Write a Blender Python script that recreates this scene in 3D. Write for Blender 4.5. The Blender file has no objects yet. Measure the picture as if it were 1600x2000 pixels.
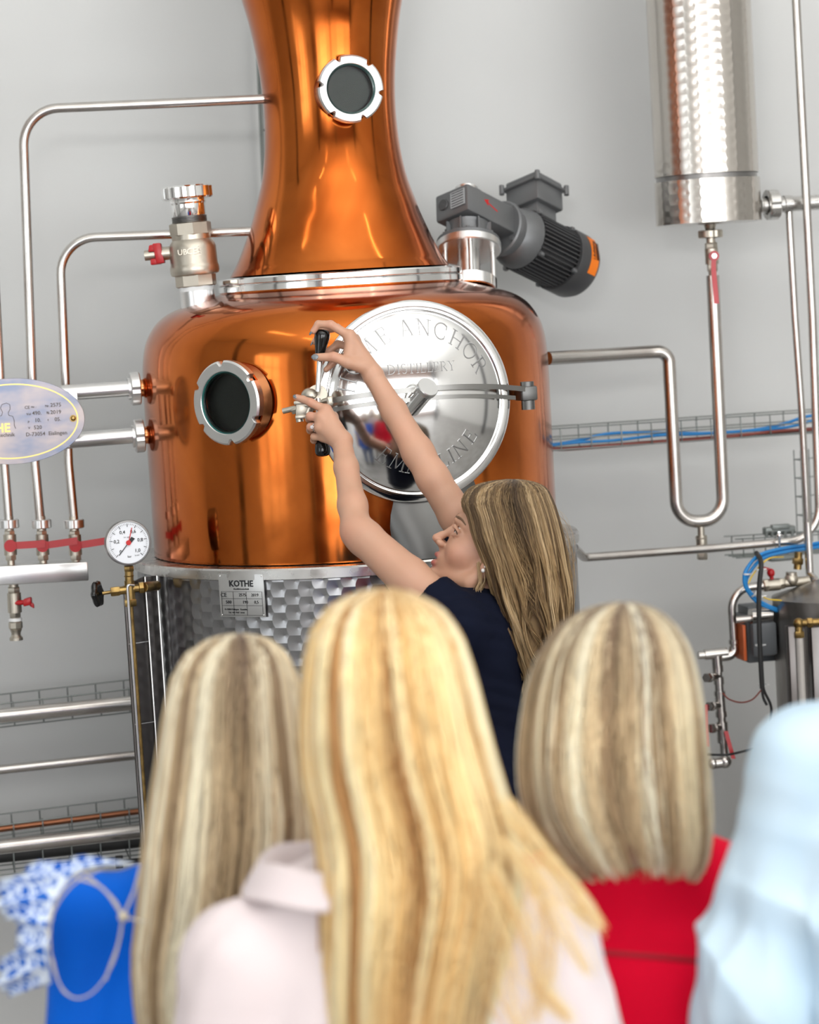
import bpy, bmesh, math, random
import numpy as np
import openvdb
from mathutils import Vector, Matrix

random.seed(7)
rng = np.random.default_rng(7)
scene = bpy.context.scene
C = scene.collection
R = math.radians

# ------------------------------------------------------------------ camera
F = 4700.0
TH, PITCH, ROLL = R(11.5), R(4.9), R(3.4)
CAM = np.array([-1.014, -5.662, 2.10])
R0 = np.array([math.cos(TH), -math.sin(TH), 0.0])
A0 = np.array([math.sin(TH), math.cos(TH), 0.0])
Z = np.array([0, 0, 1.0])
FWD = A0 * math.cos(PITCH) - Z * math.sin(PITCH)
UP0 = np.cross(R0, FWD)
IR = R0 * math.cos(ROLL) - UP0 * math.sin(ROLL)
IU = R0 * math.sin(ROLL) + UP0 * math.cos(ROLL)

def PD(px, py, d):
    """world point seen at a pixel of the photograph, d metres deep"""
    return CAM + d * (FWD + (px - 800) / F * IR + (1000 - py) / F * IU)

def PY(px, py, y):
    ray = FWD + (px - 800) / F * IR + (1000 - py) / F * IU
    return CAM + ray * ((y - CAM[1]) / ray[1])

def depth(p):
    return float(np.dot(np.asarray(p) - CAM, FWD))

cam_data = bpy.data.cameras.new('camera')
cam = bpy.data.objects.new('camera', cam_data)
C.objects.link(cam)
cam.matrix_world = Matrix(((IR[0], IU[0], -FWD[0], CAM[0]), (IR[1], IU[1], -FWD[1], CAM[1]),
                           (IR[2], IU[2], -FWD[2], CAM[2]), (0, 0, 0, 1)))
cam_data.sensor_fit = 'HORIZONTAL'
cam_data.sensor_width = 24.0
cam_data.lens = 24.0 * F / 1600
cam_data.dof.use_dof = True
cam_data.dof.focus_distance = 5.12
cam_data.dof.aperture_fstop = 2.8
cam_data.clip_start = 0.05
scene.camera = cam

# ------------------------------------------------------------------ world, lights, exposure
w = bpy.data.worlds.new('world')
scene.world = w
w.use_nodes = True
w.node_tree.nodes['Background'].inputs[0].default_value = (0.75, 0.85, 1.0, 1)
w.node_tree.nodes['Background'].inputs[1].default_value = 0.6
vs = scene.view_settings
vs.view_transform = 'Standard'
vs.look = 'None'
vs.gamma = 1
vs.use_curve_mapping = False
vs.exposure = 0.24
scene.cycles.use_denoising = True
scene.cycles.max_bounces = 8
scene.cycles.glossy_bounces = 5
scene.cycles.caustics_reflective = False
scene.cycles.caustics_refractive = False
scene.cycles.sample_clamp_indirect = 6

def area(name, loc, target, sx, sy, power, color=(1, 1, 1)):
    l = bpy.data.lights.new(name, 'AREA')
    l.shape = 'RECTANGLE'
    l.size, l.size_y = sx, sy
    l.energy = power
    l.color = color
    o = bpy.data.objects.new(name, l)
    C.objects.link(o)
    o.location = loc
    d = Vector(target) - Vector(loc)
    o.rotation_euler = d.to_track_quat('-Z', 'Y').to_euler()
    return o

# the photographer's flash, bounced off the white ceiling; daylight from the left; two added fills
area('bounce_flash', (-1.1, -4.9, 2.9), (-0.4, -4.2, 5.2), 0.5, 0.5, 80, (1.0, 0.985, 0.965))
area('ceiling_fill', (1.3, -4.8, 3.3), (1.3, -4.6, 5.2), 5.0, 4.5, 195, (1.0, 0.985, 0.96))  # added upward fill panel, keeps the mirrored ceiling evenly bright
area('window_light', (-5.6, -4.6, 2.6), (0, -0.5, 1.5), 2.4, 2.6, 20, (0.93, 0.97, 1.0))
area('rear_fill', (0.6, -9.6, 2.3), (0.4, 0, 1.5), 10.5, 3.4, 400, (0.97, 0.99, 1.0))  # added frontal fill spanning the rear wall, no window of this size

# ------------------------------------------------------------------ materials
def mat(name, col, metal=0.0, rough=0.5, **kw):
    m = bpy.data.materials.new(name)
    m.use_nodes = True
    nt = m.node_tree
    b = nt.nodes['Principled BSDF']
    b.inputs['Base Color'].default_value = (*col, 1)
    b.inputs['Metallic'].default_value = metal
    b.inputs['Roughness'].default_value = rough
    for k, v in kw.items():
        b.inputs[k.replace('_', ' ')].default_value = v
    return m

def N(nt, kind, **kw):
    n = nt.nodes.new(kind)
    for k, v in kw.items():
        setattr(n, k, v)
    return n

def noise_color(m, c1, c2, scale, detail=4, coord='Object', stretch=(1, 1, 1), lo=0.35, hi=0.65, distortion=0.0):
    nt = m.node_tree
    b = nt.nodes['Principled BSDF']
    tc = N(nt, 'ShaderNodeTexCoord')
    mp = N(nt, 'ShaderNodeMapping')
    mp.inputs['Scale'].default_value = stretch
    nz = N(nt, 'ShaderNodeTexNoise')
    nz.inputs['Scale'].default_value = scale
    nz.inputs['Detail'].default_value = detail
    nz.inputs['Distortion'].default_value = distortion
    cr = N(nt, 'ShaderNodeValToRGB')
    cr.color_ramp.elements[0].position = lo
    cr.color_ramp.elements[1].position = hi
    cr.color_ramp.elements[0].color = (*c1, 1)
    cr.color_ramp.elements[1].color = (*c2, 1)
    nt.links.new(tc.outputs[coord], mp.inputs[0])
    nt.links.new(mp.outputs[0], nz.inputs['Vector'])
    nt.links.new(nz.outputs[0], cr.inputs[0])
    nt.links.new(cr.outputs[0], b.inputs['Base Color'])
    return nz, cr

def noise_bump(m, scale, strength, dist=0.01, stretch=(1, 1, 1), detail=3):
    nt = m.node_tree
    b = nt.nodes['Principled BSDF']
    tc = N(nt, 'ShaderNodeTexCoord')
    mp = N(nt, 'ShaderNodeMapping')
    mp.inputs['Scale'].default_value = stretch
    nz = N(nt, 'ShaderNodeTexNoise')
    nz.inputs['Scale'].default_value = scale
    nz.inputs['Detail'].default_value = detail
    bp = N(nt, 'ShaderNodeBump')
    bp.inputs['Strength'].default_value = strength
    bp.inputs['Distance'].default_value = dist
    nt.links.new(tc.outputs['Object'], mp.inputs[0])
    nt.links.new(mp.outputs[0], nz.inputs['Vector'])
    nt.links.new(nz.outputs[0], bp.inputs['Height'])
    nt.links.new(bp.outputs[0], b.inputs['Normal'])

def noise_rough(m, scale, lo, hi, stretch=(1, 1, 1)):
    nt = m.node_tree
    b = nt.nodes['Principled BSDF']
    tc = N(nt, 'ShaderNodeTexCoord')
    mp = N(nt, 'ShaderNodeMapping')
    mp.inputs['Scale'].default_value = stretch
    nz = N(nt, 'ShaderNodeTexNoise')
    nz.inputs['Scale'].default_value = scale
    nz.inputs['Detail'].default_value = 6
    mr = N(nt, 'ShaderNodeMapRange')
    mr.inputs[1].default_value = 0.3
    mr.inputs[2].default_value = 0.7
    mr.inputs[3].default_value = lo
    mr.inputs[4].default_value = hi
    nt.links.new(tc.outputs['Object'], mp.inputs[0])
    nt.links.new(mp.outputs[0], nz.inputs['Vector'])
    nt.links.new(nz.outputs[0], mr.inputs[0])
    nt.links.new(mr.outputs[0], b.inputs['Roughness'])

def dimples(m, cs, pv, rad, slope):
    """overlapping round grinding marks in staggered columns, from the UV (metres) of a rolled sheet"""
    nt = m.node_tree
    b = nt.nodes['Principled BSDF']
    uv = N(nt, 'ShaderNodeUVMap')
    sp = N(nt, 'ShaderNodeSeparateXYZ')
    nt.links.new(uv.outputs[0], sp.inputs[0])
    def mth(op, *args):
        n = N(nt, 'ShaderNodeMath', operation=op)
        for i, v in enumerate(args):
            if isinstance(v, (int, float)):
                n.inputs[i].default_value = v
            else:
                nt.links.new(v, n.inputs[i])
        return n.outputs[0]
    U = mth('DIVIDE', sp.outputs[0], cs)
    v = mth('DIVIDE', sp.outputs[1], pv)
    k = mth('CEIL', U)
    par = mth('MULTIPLY', mth('FLOORED_MODULO', k, 2.0), 0.5)
    def dist(du, off):
        fv = mth('MULTIPLY', mth('SUBTRACT', mth('FRACT', mth('ADD', v, off)), 0.5), pv)
        return mth('SQRT', mth('ADD', mth('MULTIPLY', du, du), mth('MULTIPLY', fv, fv)))
    du1 = mth('MULTIPLY', mth('SUBTRACT', k, U), cs)
    du2 = mth('SUBTRACT', cs, du1)
    d1 = dist(du1, par)
    d2 = dist(du2, mth('SUBTRACT', 0.5, par))
    t = mth('LESS_THAN', d1, rad)
    h = mth('ADD', mth('MULTIPLY', d1, t), mth('MULTIPLY', d2, mth('SUBTRACT', 1.0, t)))
    bp = N(nt, 'ShaderNodeBump')
    bp.inputs['Strength'].default_value = 1.0
    bp.inputs['Distance'].default_value = slope
    nt.links.new(h, bp.inputs['Height'])
    nt.links.new(bp.outputs[0], b.inputs['Normal'])

M = {}
M['wall'] = mat('wall_paint', (0.66, 0.665, 0.655), 0, 0.75)
noise_color(M['wall'], (0.645, 0.65, 0.64), (0.675, 0.68, 0.67), 1.3)
M['white'] = mat('white_paint', (0.86, 0.86, 0.85), 0, 0.8)
M['side_wall'] = mat('side_wall_paint', (0.60, 0.59, 0.57), 0, 0.8)
M['concrete'] = mat('concrete_floor', (0.3, 0.29, 0.28), 0, 0.45)
noise_color(M['concrete'], (0.22, 0.21, 0.20), (0.33, 0.32, 0.31), 3)
M['brick'] = mat('brick', (0.35, 0.16, 0.1), 0, 0.85)
_nt = M['brick'].node_tree
_bt = N(_nt, 'ShaderNodeTexBrick')
_tc = N(_nt, 'ShaderNodeTexCoord')
_mp = N(_nt, 'ShaderNodeMapping')
_mp.inputs['Rotation'].default_value = (math.pi / 2, 0, 0)
_bt.inputs['Color1'].default_value = (0.24, 0.10, 0.06, 1)
_bt.inputs['Color2'].default_value = (0.36, 0.17, 0.11, 1)
_bt.inputs['Mortar'].default_value = (0.42, 0.38, 0.34, 1)
_bt.inputs['Scale'].default_value = 2.2
_nt.links.new(_tc.outputs['Object'], _mp.inputs[0])
_nt.links.new(_mp.outputs[0], _bt.inputs['Vector'])
_nt.links.new(_bt.outputs[0], _nt.nodes['Principled BSDF'].inputs['Base Color'])
M['steel'] = mat('brushed_steel', (0.60, 0.59, 0.57), 1, 0.27)
noise_rough(M['steel'], 30, 0.2, 0.38)
M['pipe'] = mat('pipe_steel', (0.56, 0.53, 0.50), 1, 0.25)
noise_color(M['pipe'], (0.50, 0.46, 0.43), (0.60, 0.58, 0.55), 9)
M['chrome'] = mat('polished_steel', (0.88, 0.88, 0.87), 1, 0.11)
noise_bump(M['chrome'], 4, 0.06, 0.01)
M['satin'] = mat('satin_steel', (0.74, 0.74, 0.73), 1, 0.3)
M['engraved'] = mat('engraved_steel', (0.42, 0.42, 0.42), 1, 0.35)
M['bar'] = mat('clamp_bar_steel', (0.34, 0.335, 0.32), 1, 0.34)
M['spout'] = mat('spout_steel', (0.17, 0.17, 0.165), 1, 0.42)
M['darksteel'] = mat('dark_steel', (0.27, 0.265, 0.26), 1, 0.33)
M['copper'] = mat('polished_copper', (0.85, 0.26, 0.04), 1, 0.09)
noise_color(M['copper'], (0.33, 0.068, 0.010), (0.64, 0.175, 0.034), 3.2, 6, lo=0.3, hi=0.7, distortion=0.6)  # tarnish mottling, darkened to stand in for dark reflections
noise_rough(M['copper'], 7, 0.06, 0.17)
noise_bump(M['copper'], 2.2, 0.10, 0.02)
M['copper_trim'] = mat('copper_trim', (0.60, 0.24, 0.10), 1, 0.2)
M['old_copper'] = mat('old_copper', (0.32, 0.13, 0.07), 1, 0.35)
M['jacket'] = mat('ground_steel_sheet', (0.30, 0.30, 0.305), 1, 0.27)
dimples(M['jacket'], 0.032, 0.034, 0.026, 0.10)
M['condenser'] = mat('dimpled_steel_sheet', (0.58, 0.545, 0.50), 1, 0.24)
dimples(M['condenser'], 0.030, 0.0275, 0.024, 0.06)
M['nickel'] = mat('nickel_plated_brass', (0.50, 0.46, 0.39), 1, 0.38)
noise_bump(M['nickel'], 300, 0.15, 0.001)
M['brass'] = mat('brass', (0.55, 0.36, 0.12), 1, 0.33)
noise_color(M['brass'], (0.20, 0.13, 0.05), (0.42, 0.28, 0.10), 40)
M['red'] = mat('red_plastic', (0.42, 0.004, 0.008), 0, 0.35)
M['lever_red'] = mat('faded_red_lever', (0.50, 0.06, 0.07), 0, 0.4)
M['black'] = mat('black_bakelite', (0.006, 0.006, 0.006), 0, 0.12)
M['rubber'] = mat('black_rubber', (0.02, 0.02, 0.02), 0, 0.6)
M['motor'] = mat('motor_grey_enamel', (0.17, 0.175, 0.18), 0.45, 0.42)
M['motor_dark'] = mat('motor_dark_enamel', (0.085, 0.085, 0.088), 0.4, 0.4)
M['orange'] = mat('orange_label', (0.95, 0.22, 0.01), 0, 0.5)
M['blue_cable'] = mat('blue_cable', (0.012, 0.24, 0.62), 0, 0.4)
M['yellow_cable'] = mat('yellow_cable', (0.75, 0.5, 0.02), 0, 0.4)
M['brown_cable'] = mat('red_brown_cable', (0.22, 0.045, 0.03), 0, 0.5)
M['zinc'] = mat('galvanised_wire', (0.24, 0.26, 0.25), 0.8, 0.42)
M['ptfe'] = mat('white_sealing_tape', (0.8, 0.8, 0.79), 0, 0.5)
M['dial'] = mat('white_dial', (0.82, 0.84, 0.88), 0, 0.35)
M['ink'] = mat('black_ink', (0.01, 0.01, 0.012), 0, 0.5)
M['red_ink'] = mat('red_ink', (0.6, 0.01, 0.01), 0, 0.5)
M['gold'] = mat('gold_print', (0.78, 0.56, 0.18), 0.8, 0.35)
M['plate'] = mat('anodised_plate', (0.45, 0.42, 0.45), 0.75, 0.36)
noise_color(M['plate'], (0.17, 0.20, 0.28), (0.36, 0.31, 0.30), 9, 3, stretch=(1, 1, 2))
M['engrave'] = mat('dark_engraving', (0.12, 0.1, 0.09), 0.3, 0.5)
M['label'] = mat('printed_aluminium', (0.52, 0.52, 0.51), 0.8, 0.35)
M['gearplate'] = mat('printed_grey_label', (0.45, 0.46, 0.47), 0.2, 0.45)
M['teal'] = mat('glass_gasket', (0.04, 0.20, 0.18), 0, 0.15)
M['inside'] = mat('dark_inside', (0.012, 0.011, 0.008), 0, 0.4)
M['glass'] = mat('sight_glass_pane', (0.92, 0.97, 0.95), 0, 0.02, Transmission_Weight=1.0, IOR=1.12)
M['plexi'] = mat('clear_tube', (0.5, 0.47, 0.44), 0.2, 0.15)
M['casing'] = mat('steel_casing', (0.30, 0.29, 0.28), 1, 0.3)
noise_color(M['casing'], (0.09, 0.08, 0.075), (0.18, 0.17, 0.165), 6, stretch=(1, 1, 0.3))
M['tank'] = mat('tank_steel', (0.30, 0.28, 0.26), 1, 0.32)
noise_color(M['tank'], (0.2, 0.18, 0.16), (0.40, 0.38, 0.36), 7, stretch=(1, 1, 0.4))
M['actuator'] = mat('grey_plastic', (0.14, 0.15, 0.16), 0, 0.5)
M['lamp'] = mat('lamp_diffuser', (1, 1, 1), 0, 0.5)
bl = M['lamp'].node_tree.nodes['Principled BSDF']
bl.inputs['Emission Color'].default_value = (1, 0.96, 0.88, 1)
bl.inputs['Emission Strength'].default_value = 6
M['daylight'] = mat('window_daylight', (1, 1, 1), 0, 0.5)
bl = M['daylight'].node_tree.nodes['Principled BSDF']
bl.inputs['Emission Color'].default_value = (0.85, 0.93, 1.0, 1)
bl.inputs['Emission Strength'].default_value = 1.3

# ------------------------------------------------------------------ mesh builder
def unit(v):
    v = np.asarray(v, float)
    return v / (np.linalg.norm(v) + 1e-12)

def frame_of(ax, hint=None):
    ax = unit(ax)
    h = np.array(hint if hint is not None else ([0, 0, 1.0] if abs(ax[2]) < 0.9 else [1.0, 0, 0]), float)
    a = unit(np.cross(h, ax))
    b = np.cross(ax, a)
    return a, b, ax

class G:
    def __init__(self, mtx=None):
        self.v, self.f, self.uv = [], [], {}
        self.n = 0
        self.m = mtx
    def add(self, verts, faces):
        verts = np.asarray(verts, float)
        if self.m is not None:
            verts = verts @ self.m[:3, :3].T + self.m[:3, 3]
        base = self.n
        self.v.append(verts)
        self.n += len(verts)
        self.f.extend([tuple(i + base for i in fc) for fc in faces])
        return base
    def box(self, c, s, ax=None, bevel=0.0):
        """centre, full sizes along three axes, axes"""
        c = np.asarray(c, float)
        A = np.eye(3) if ax is None else np.array([unit(a) for a in ax])
        h = np.array(s, float) / 2
        if bevel <= 0:
            pts = [c + A[0] * h[0] * i + A[1] * h[1] * j + A[2] * h[2] * k
                   for i in (-1, 1) for j in (-1, 1) for k in (-1, 1)]
            self.add(pts, [(0, 1, 3, 2), (4, 6, 7, 5), (0, 4, 5, 1), (2, 3, 7, 6), (0, 2, 6, 4), (1, 5, 7, 3)])
        else:
            b = min(bevel, *(h * 0.95))
            bm = bmesh.new()
            bmesh.ops.create_cube(bm, size=2)
            for vv in bm.verts:
                vv.co = Vector((vv.co.x * h[0], vv.co.y * h[1], vv.co.z * h[2]))
            bmesh.ops.bevel(bm, geom=bm.edges[:], offset=b, segments=2, affect='EDGES', profile=0.5)
            bm.verts.index_update()
            pts = np.array([vv.co[:] for vv in bm.verts]) @ A + c
            self.add(pts, [[q.index for q in fc.verts] for fc in bm.faces])
            bm.free()
        return self
    def lathe(self, prof, o, ax, n=48, hint=None, uvs=False, a0=0, a1=2 * math.pi, gap=None, sx=1.0):
        """prof: (radius, height) pairs; around axis ax from o"""
        o = np.asarray(o, float)
        a, b, ax = frame_of(ax, hint)
        full = abs(a1 - a0 - 2 * math.pi) < 1e-6
        cols = n if full else n + 1
        pts, faces = [], []
        for (r, h) in prof:
            for k in range(cols):
                t = a0 + (a1 - a0) * k / n
                pts.append(o + a * r * math.cos(t) * sx + b * r * math.sin(t) + ax * h)
        base = self.n
        for i in range(len(prof) - 1):
            for k in range(n):
                k2 = (k + 1) % cols
                fc = (i * cols + k, i * cols + k2, (i + 1) * cols + k2, (i + 1) * cols + k)
                faces.append(fc)
                if uvs:
                    rr = max(prof[i][0], prof[i + 1][0])
                    u0, u1 = rr * (a0 + (a1 - a0) * k / n), rr * (a0 + (a1 - a0) * (k + 1) / n)
                    v0, v1 = prof[i][1], prof[i + 1][1]
                    self.uv[len(self.f) + len(faces) - 1] = [(u0, v0), (u1, v0), (u1, v1), (u0, v1)]
        self.add(pts, faces)
        return self
    def cyl(self, p, q, r, n=24, r2=None, cap=True):
        p, q = np.asarray(p, float), np.asarray(q, float)
        L = np.linalg.norm(q - p)
        r2 = r if r2 is None else r2
        pr = ([(1e-5, 0)] if cap else []) + [(r, 0), (r2, L)] + ([(1e-5, L)] if cap else [])
        return self.lathe(pr, p, q - p, n)
    def hexn(self, p, q, r, n=6, ch=0.12):
        p, q = np.asarray(p, float), np.asarray(q, float)
        L = np.linalg.norm(q - p)
        c = L * ch
        return self.lathe([(1e-5, 0), (r * 0.9, 0), (r, c), (r, L - c), (r * 0.9, L), (1e-5, L)], p, q - p, n)
    def ball(self, c, r, n=20, s=(1, 1, 1), ax=None):
        A = np.eye(3) if ax is None else np.array([unit(a) for a in ax])
        pts, faces = [], []
        m = n // 2
        for i in range(m + 1):
            ph = math.pi * i / m
            for k in range(n):
                t = 2 * math.pi * k / n
                l = np.array([math.sin(ph) * math.cos(t) * s[0], math.sin(ph) * math.sin(t) * s[1], math.cos(ph) * s[2]]) * r
                pts.append(np.asarray(c) + l @ A)
        for i in range(m):
            for k in range(n):
                faces.append((i * n + k, (i + 1) * n + k, (i + 1) * n + (k + 1) % n, i * n + (k + 1) % n))
        self.add(pts, faces)
        return self
    def tube(self, path, r, n=16, cap=True, flat=1.0, hint=None):
        P = np.asarray(path, float)
        m = len(P)
        rr = np.full(m, r) if np.isscalar(r) else np.asarray(r, float)
        T = np.gradient(P, axis=0)
        T /= np.linalg.norm(T, axis=1)[:, None] + 1e-12
        a, b, _ = frame_of(T[0], hint)
        pts, faces = [], []
        ang = np.arange(n) * 2 * math.pi / n
        for i in range(m):
            a = unit(a - T[i] * np.dot(a, T[i]))
            b = np.cross(T[i], a)
            pts.append(P[i] + rr[i] * (np.cos(ang)[:, None] * a * flat + np.sin(ang)[:, None] * b))
        for i in range(m - 1):
            for k in range(n):
                k2 = (k + 1) % n
                faces.append((i * n + k, i * n + k2, (i + 1) * n + k2, (i + 1) * n + k))
        if cap:
            faces.append(tuple(range(n))[::-1])
            faces.append(tuple((m - 1) * n + k for k in range(n)))
        self.add(np.concatenate(pts), faces)
        return self
    def strip(self, path, wdir, wd, th, tdir):
        """flat bar swept along a path"""
        P = np.asarray(path, float)
        wdir, tdir = unit(wdir), unit(tdir)
        T = np.gradient(P, axis=0)
        pts, faces = [], []
        for i in range(len(P)):
            wv = wdir * wd / 2
            tv = unit(np.cross(unit(T[i]), wdir)) * th / 2
            pts += [P[i] + wv + tv, P[i] - wv + tv, P[i] - wv - tv, P[i] + wv - tv]
        for i in range(len(P) - 1):
            for k in range(4):
                faces.append((i * 4 + k, i * 4 + (k + 1) % 4, (i + 1) * 4 + (k + 1) % 4, (i + 1) * 4 + k))
        m = len(P) - 1
        faces += [(3, 2, 1, 0), (m * 4, m * 4 + 1, m * 4 + 2, m * 4 + 3)]
        self.add(pts, faces)
        return self
    def build(self, name, m, parent=None, smooth=35, fix=True):
        V = np.concatenate(self.v)
        off = np.array(parent.matrix_world.translation if False else (ROOT.get(parent.name, (0, 0, 0)) if parent else (0, 0, 0)))
        me = bpy.data.meshes.new(name)
        me.from_pydata((V - off).tolist(), [], self.f)
        if self.uv:
            ul = me.uv_layers.new(name='UVMap')
            flat = np.zeros(len(me.loops) * 2, dtype=np.float32)
            for p in me.polygons:
                q = self.uv.get(p.index)
                if q:
                    for j, li in enumerate(p.loop_indices):
                        flat[2 * li], flat[2 * li + 1] = q[j]
            ul.data.foreach_set('uv', flat)
        if fix:
            bm = bmesh.new()
            bm.from_mesh(me)
            bmesh.ops.recalc_face_normals(bm, faces=bm.faces)
            bm.to_mesh(me)
            bm.free()
        me.materials.append(m)
        if smooth:
            me.shade_smooth()
            me.set_sharp_from_angle(angle=R(smooth))
        o = bpy.data.objects.new(name, me)
        C.objects.link(o)
        if parent:
            o.parent = parent
            ROOT[o.name] = ROOT[parent.name]
        return o

ROOT = {}
def tag(o, label=None, cat=None, group=None, kind=None):
    if label:
        o['label'] = label
    if cat:
        o['category'] = cat
    if group:
        o['group'] = group
    if kind:
        o['kind'] = kind
    return o

def thing(name, loc, label, cat, group=None):
    o = bpy.data.objects.new(name, None)
    o.empty_display_size = 0.05
    C.objects.link(o)
    o.location = loc
    ROOT[o.name] = tuple(float(x) for x in loc)
    return tag(o, label, cat, group)

def bend(pts, rad, n=10):
    """polyline with rounded corners"""
    P = [np.asarray(p, float) for p in pts]
    out = [P[0]]
    for i in range(1, len(P) - 1):
        r = rad[i - 1] if isinstance(rad, (list, tuple)) else rad
        d1, d2 = unit(P[i - 1] - P[i]), unit(P[i + 1] - P[i])
        ang = math.acos(max(-1, min(1, float(np.dot(d1, d2)))))
        if ang > math.pi - 0.02 or r <= 0:
            out.append(P[i])
            continue
        t = r / math.tan(ang / 2)
        t = min(t, 0.49 * np.linalg.norm(P[i - 1] - P[i]) * (1 if i > 1 else 2), 0.49 * np.linalg.norm(P[i + 1] - P[i]) * (1 if i < len(P) - 2 else 2))
        r = t * math.tan(ang / 2)
        cdir = unit(d1 + d2)
        cc = P[i] + cdir * r / math.sin(ang / 2)
        s, e = P[i] + d1 * t - cc, P[i] + d2 * t - cc
        om = math.acos(max(-1, min(1, float(np.dot(unit(s), unit(e))))))
        for k in range(n + 1):
            u = k / n
            out.append(cc + (math.sin((1 - u) * om) * s + math.sin(u * om) * e) / math.sin(om))
    out.append(P[-1])
    return np.array(out)

def spline(pts, n=8):
    P = np.asarray(pts, float)
    Q = np.vstack([2 * P[0] - P[1], P, 2 * P[-1] - P[-2]])
    out = []
    for i in range(1, len(Q) - 2):
        for k in range(n):
            t = k / n
            out.append(0.5 * ((2 * Q[i]) + (-Q[i - 1] + Q[i + 1]) * t + (2 * Q[i - 1] - 5 * Q[i] + 4 * Q[i + 1] - Q[i + 2]) * t * t
                              + (-Q[i - 1] + 3 * Q[i] - 3 * Q[i + 1] + Q[i + 2]) * t ** 3))
    out.append(P[-1])
    return np.array(out)

def text_geo(g, body, origin, xd, yd, size, depth_=0.0006, align='CENTER', bold=0.0):
    """lettering as thin raised geometry: origin, reading direction, up direction"""
    cu = bpy.data.curves.new('lettering', 'FONT')
    cu.body = body
    cu.size = size
    cu.align_x = align
    cu.align_y = 'CENTER'
    cu.extrude = depth_
    cu.offset = bold
    cu.resolution_u = 2
    o = bpy.data.objects.new('lettering', cu)
    me = o.to_mesh()
    V = np.array([v.co[:] for v in me.vertices])
    Fc = [tuple(p.vertices) for p in me.polygons]
    o.to_mesh_clear()
    bpy.data.objects.remove(o)
    bpy.data.curves.remove(cu)
    if len(V) == 0:
        return
    xd, yd = unit(xd), unit(yd)
    zd = np.cross(xd, yd)
    g.add(np.asarray(origin) + V[:, :1] * xd + V[:, 1:2] * yd + V[:, 2:3] * zd, Fc)

# ------------------------------------------------------------------ smooth implicit bodies
class SDF:
    def __init__(self, lo, hi, h):
        self.lo, self.h = np.asarray(lo, float), h
        self.n = np.ceil((np.asarray(hi) - self.lo) / h).astype(int) + 1
        self.D = np.full(self.n, 0.06, dtype=np.float32)
    def _blk(self, lo, hi):
        a = np.clip(np.floor((lo - self.lo) / self.h).astype(int), 0, self.n - 1)
        b = np.clip(np.ceil((hi - self.lo) / self.h).astype(int) + 1, 1, self.n)
        if np.any(b <= a):
            return None
        ax = [(np.arange(a[i], b[i]) * self.h + self.lo[i]).astype(np.float32) for i in range(3)]
        return a, b, np.stack(np.meshgrid(*ax, indexing='ij'), -1)
    def _mix(self, a, b, d, k, sub=False):
        s = self.D[a[0]:b[0], a[1]:b[1], a[2]:b[2]]
        if sub:
            d = -d
            hh = np.clip(0.5 - 0.5 * (s - d) / k, 0, 1)
            r = s * (1 - hh) + d * hh + k * hh * (1 - hh)
        else:
            hh = np.clip(0.5 + 0.5 * (s - d) / k, 0, 1)
            r = s * (1 - hh) + d * hh - k * hh * (1 - hh)
        self.D[a[0]:b[0], a[1]:b[1], a[2]:b[2]] = r
    def cone(self, p, q, r1, r2=None, k=0.01, sub=False):
        p, q = np.asarray(p, float), np.asarray(q, float)
        r2 = r1 if r2 is None else r2
        mg = max(r1, r2) + k * 1.5 + self.h * 2
        B = self._blk(np.minimum(p, q) - mg, np.maximum(p, q) + mg)
        if B is None:
            return self
        a, b, X = B
        d = q - p
        L2 = float(np.dot(d, d)) + 1e-12
        Y = X - p.astype(np.float32)
        t = np.clip(Y @ d.astype(np.float32) / L2, 0, 1)
        dist = np.linalg.norm(Y - t[..., None] * d.astype(np.float32), axis=-1) - (r1 + (r2 - r1) * t)
        self._mix(a, b, dist, k, sub)
        return self
    def cut(self, p, n, rad, k=0.003):
        """remove what lies beyond a plane, within rad of p"""
        p, n = np.asarray(p, float), unit(n)
        B = self._blk(p - rad, p + rad)
        a, b, X = B
        Y = X - p.astype(np.float32)
        d = -(Y @ n.astype(np.float32))
        far = np.linalg.norm(Y, axis=-1) - rad
        self._mix(a, b, np.maximum(d, far), k, True)
        return self
    def chain(self, pts, rs, k=0.01):
        for i in range(len(pts) - 1):
            self.cone(pts[i], pts[i + 1], rs[i], rs[i + 1], k)
        return self
    def ell(self, c, r, ax=None, k=0.01, sub=False):
        c, r = np.asarray(c, float), np.asarray(r, float)
        A = np.eye(3) if ax is None else np.array([unit(v) for v in ax])
        ext = np.sqrt(((A * r[:, None]) ** 2).sum(0)) + k * 1.5 + self.h * 2
        B = self._blk(c - ext, c + ext)
        if B is None:
            return self
        a, b, X = B
        Y = ((X - c.astype(np.float32)) @ A.T.astype(np.float32))
        k0 = np.linalg.norm(Y / r, axis=-1)
        k1 = np.linalg.norm(Y / (r * r), axis=-1) + 1e-9
        self._mix(a, b, k0 * (k0 - 1) / k1, k, sub)
        return self
    def mesh(self):
        g = openvdb.FloatGrid(0.06)
        g.copyFromArray(self.D.astype(np.float64) if False else self.D)
        pts, tri, quad = g.convertToPolygons(isovalue=0.0, adaptivity=0.0)
        return np.asarray(pts) * self.h + self.lo, np.asarray(tri), np.asarray(quad)[:, ::-1]

def vnoise(P, s, seed=0):
    """cheap smooth pseudo noise in numpy"""
    r = np.random.default_rng(seed)
    out = np.zeros(len(P))
    for i in range(6):
        k = r.normal(size=3) * s
        out += np.sin(P @ k + r.uniform(0, 6.28)) / 6 * 1.6
    return out

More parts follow.
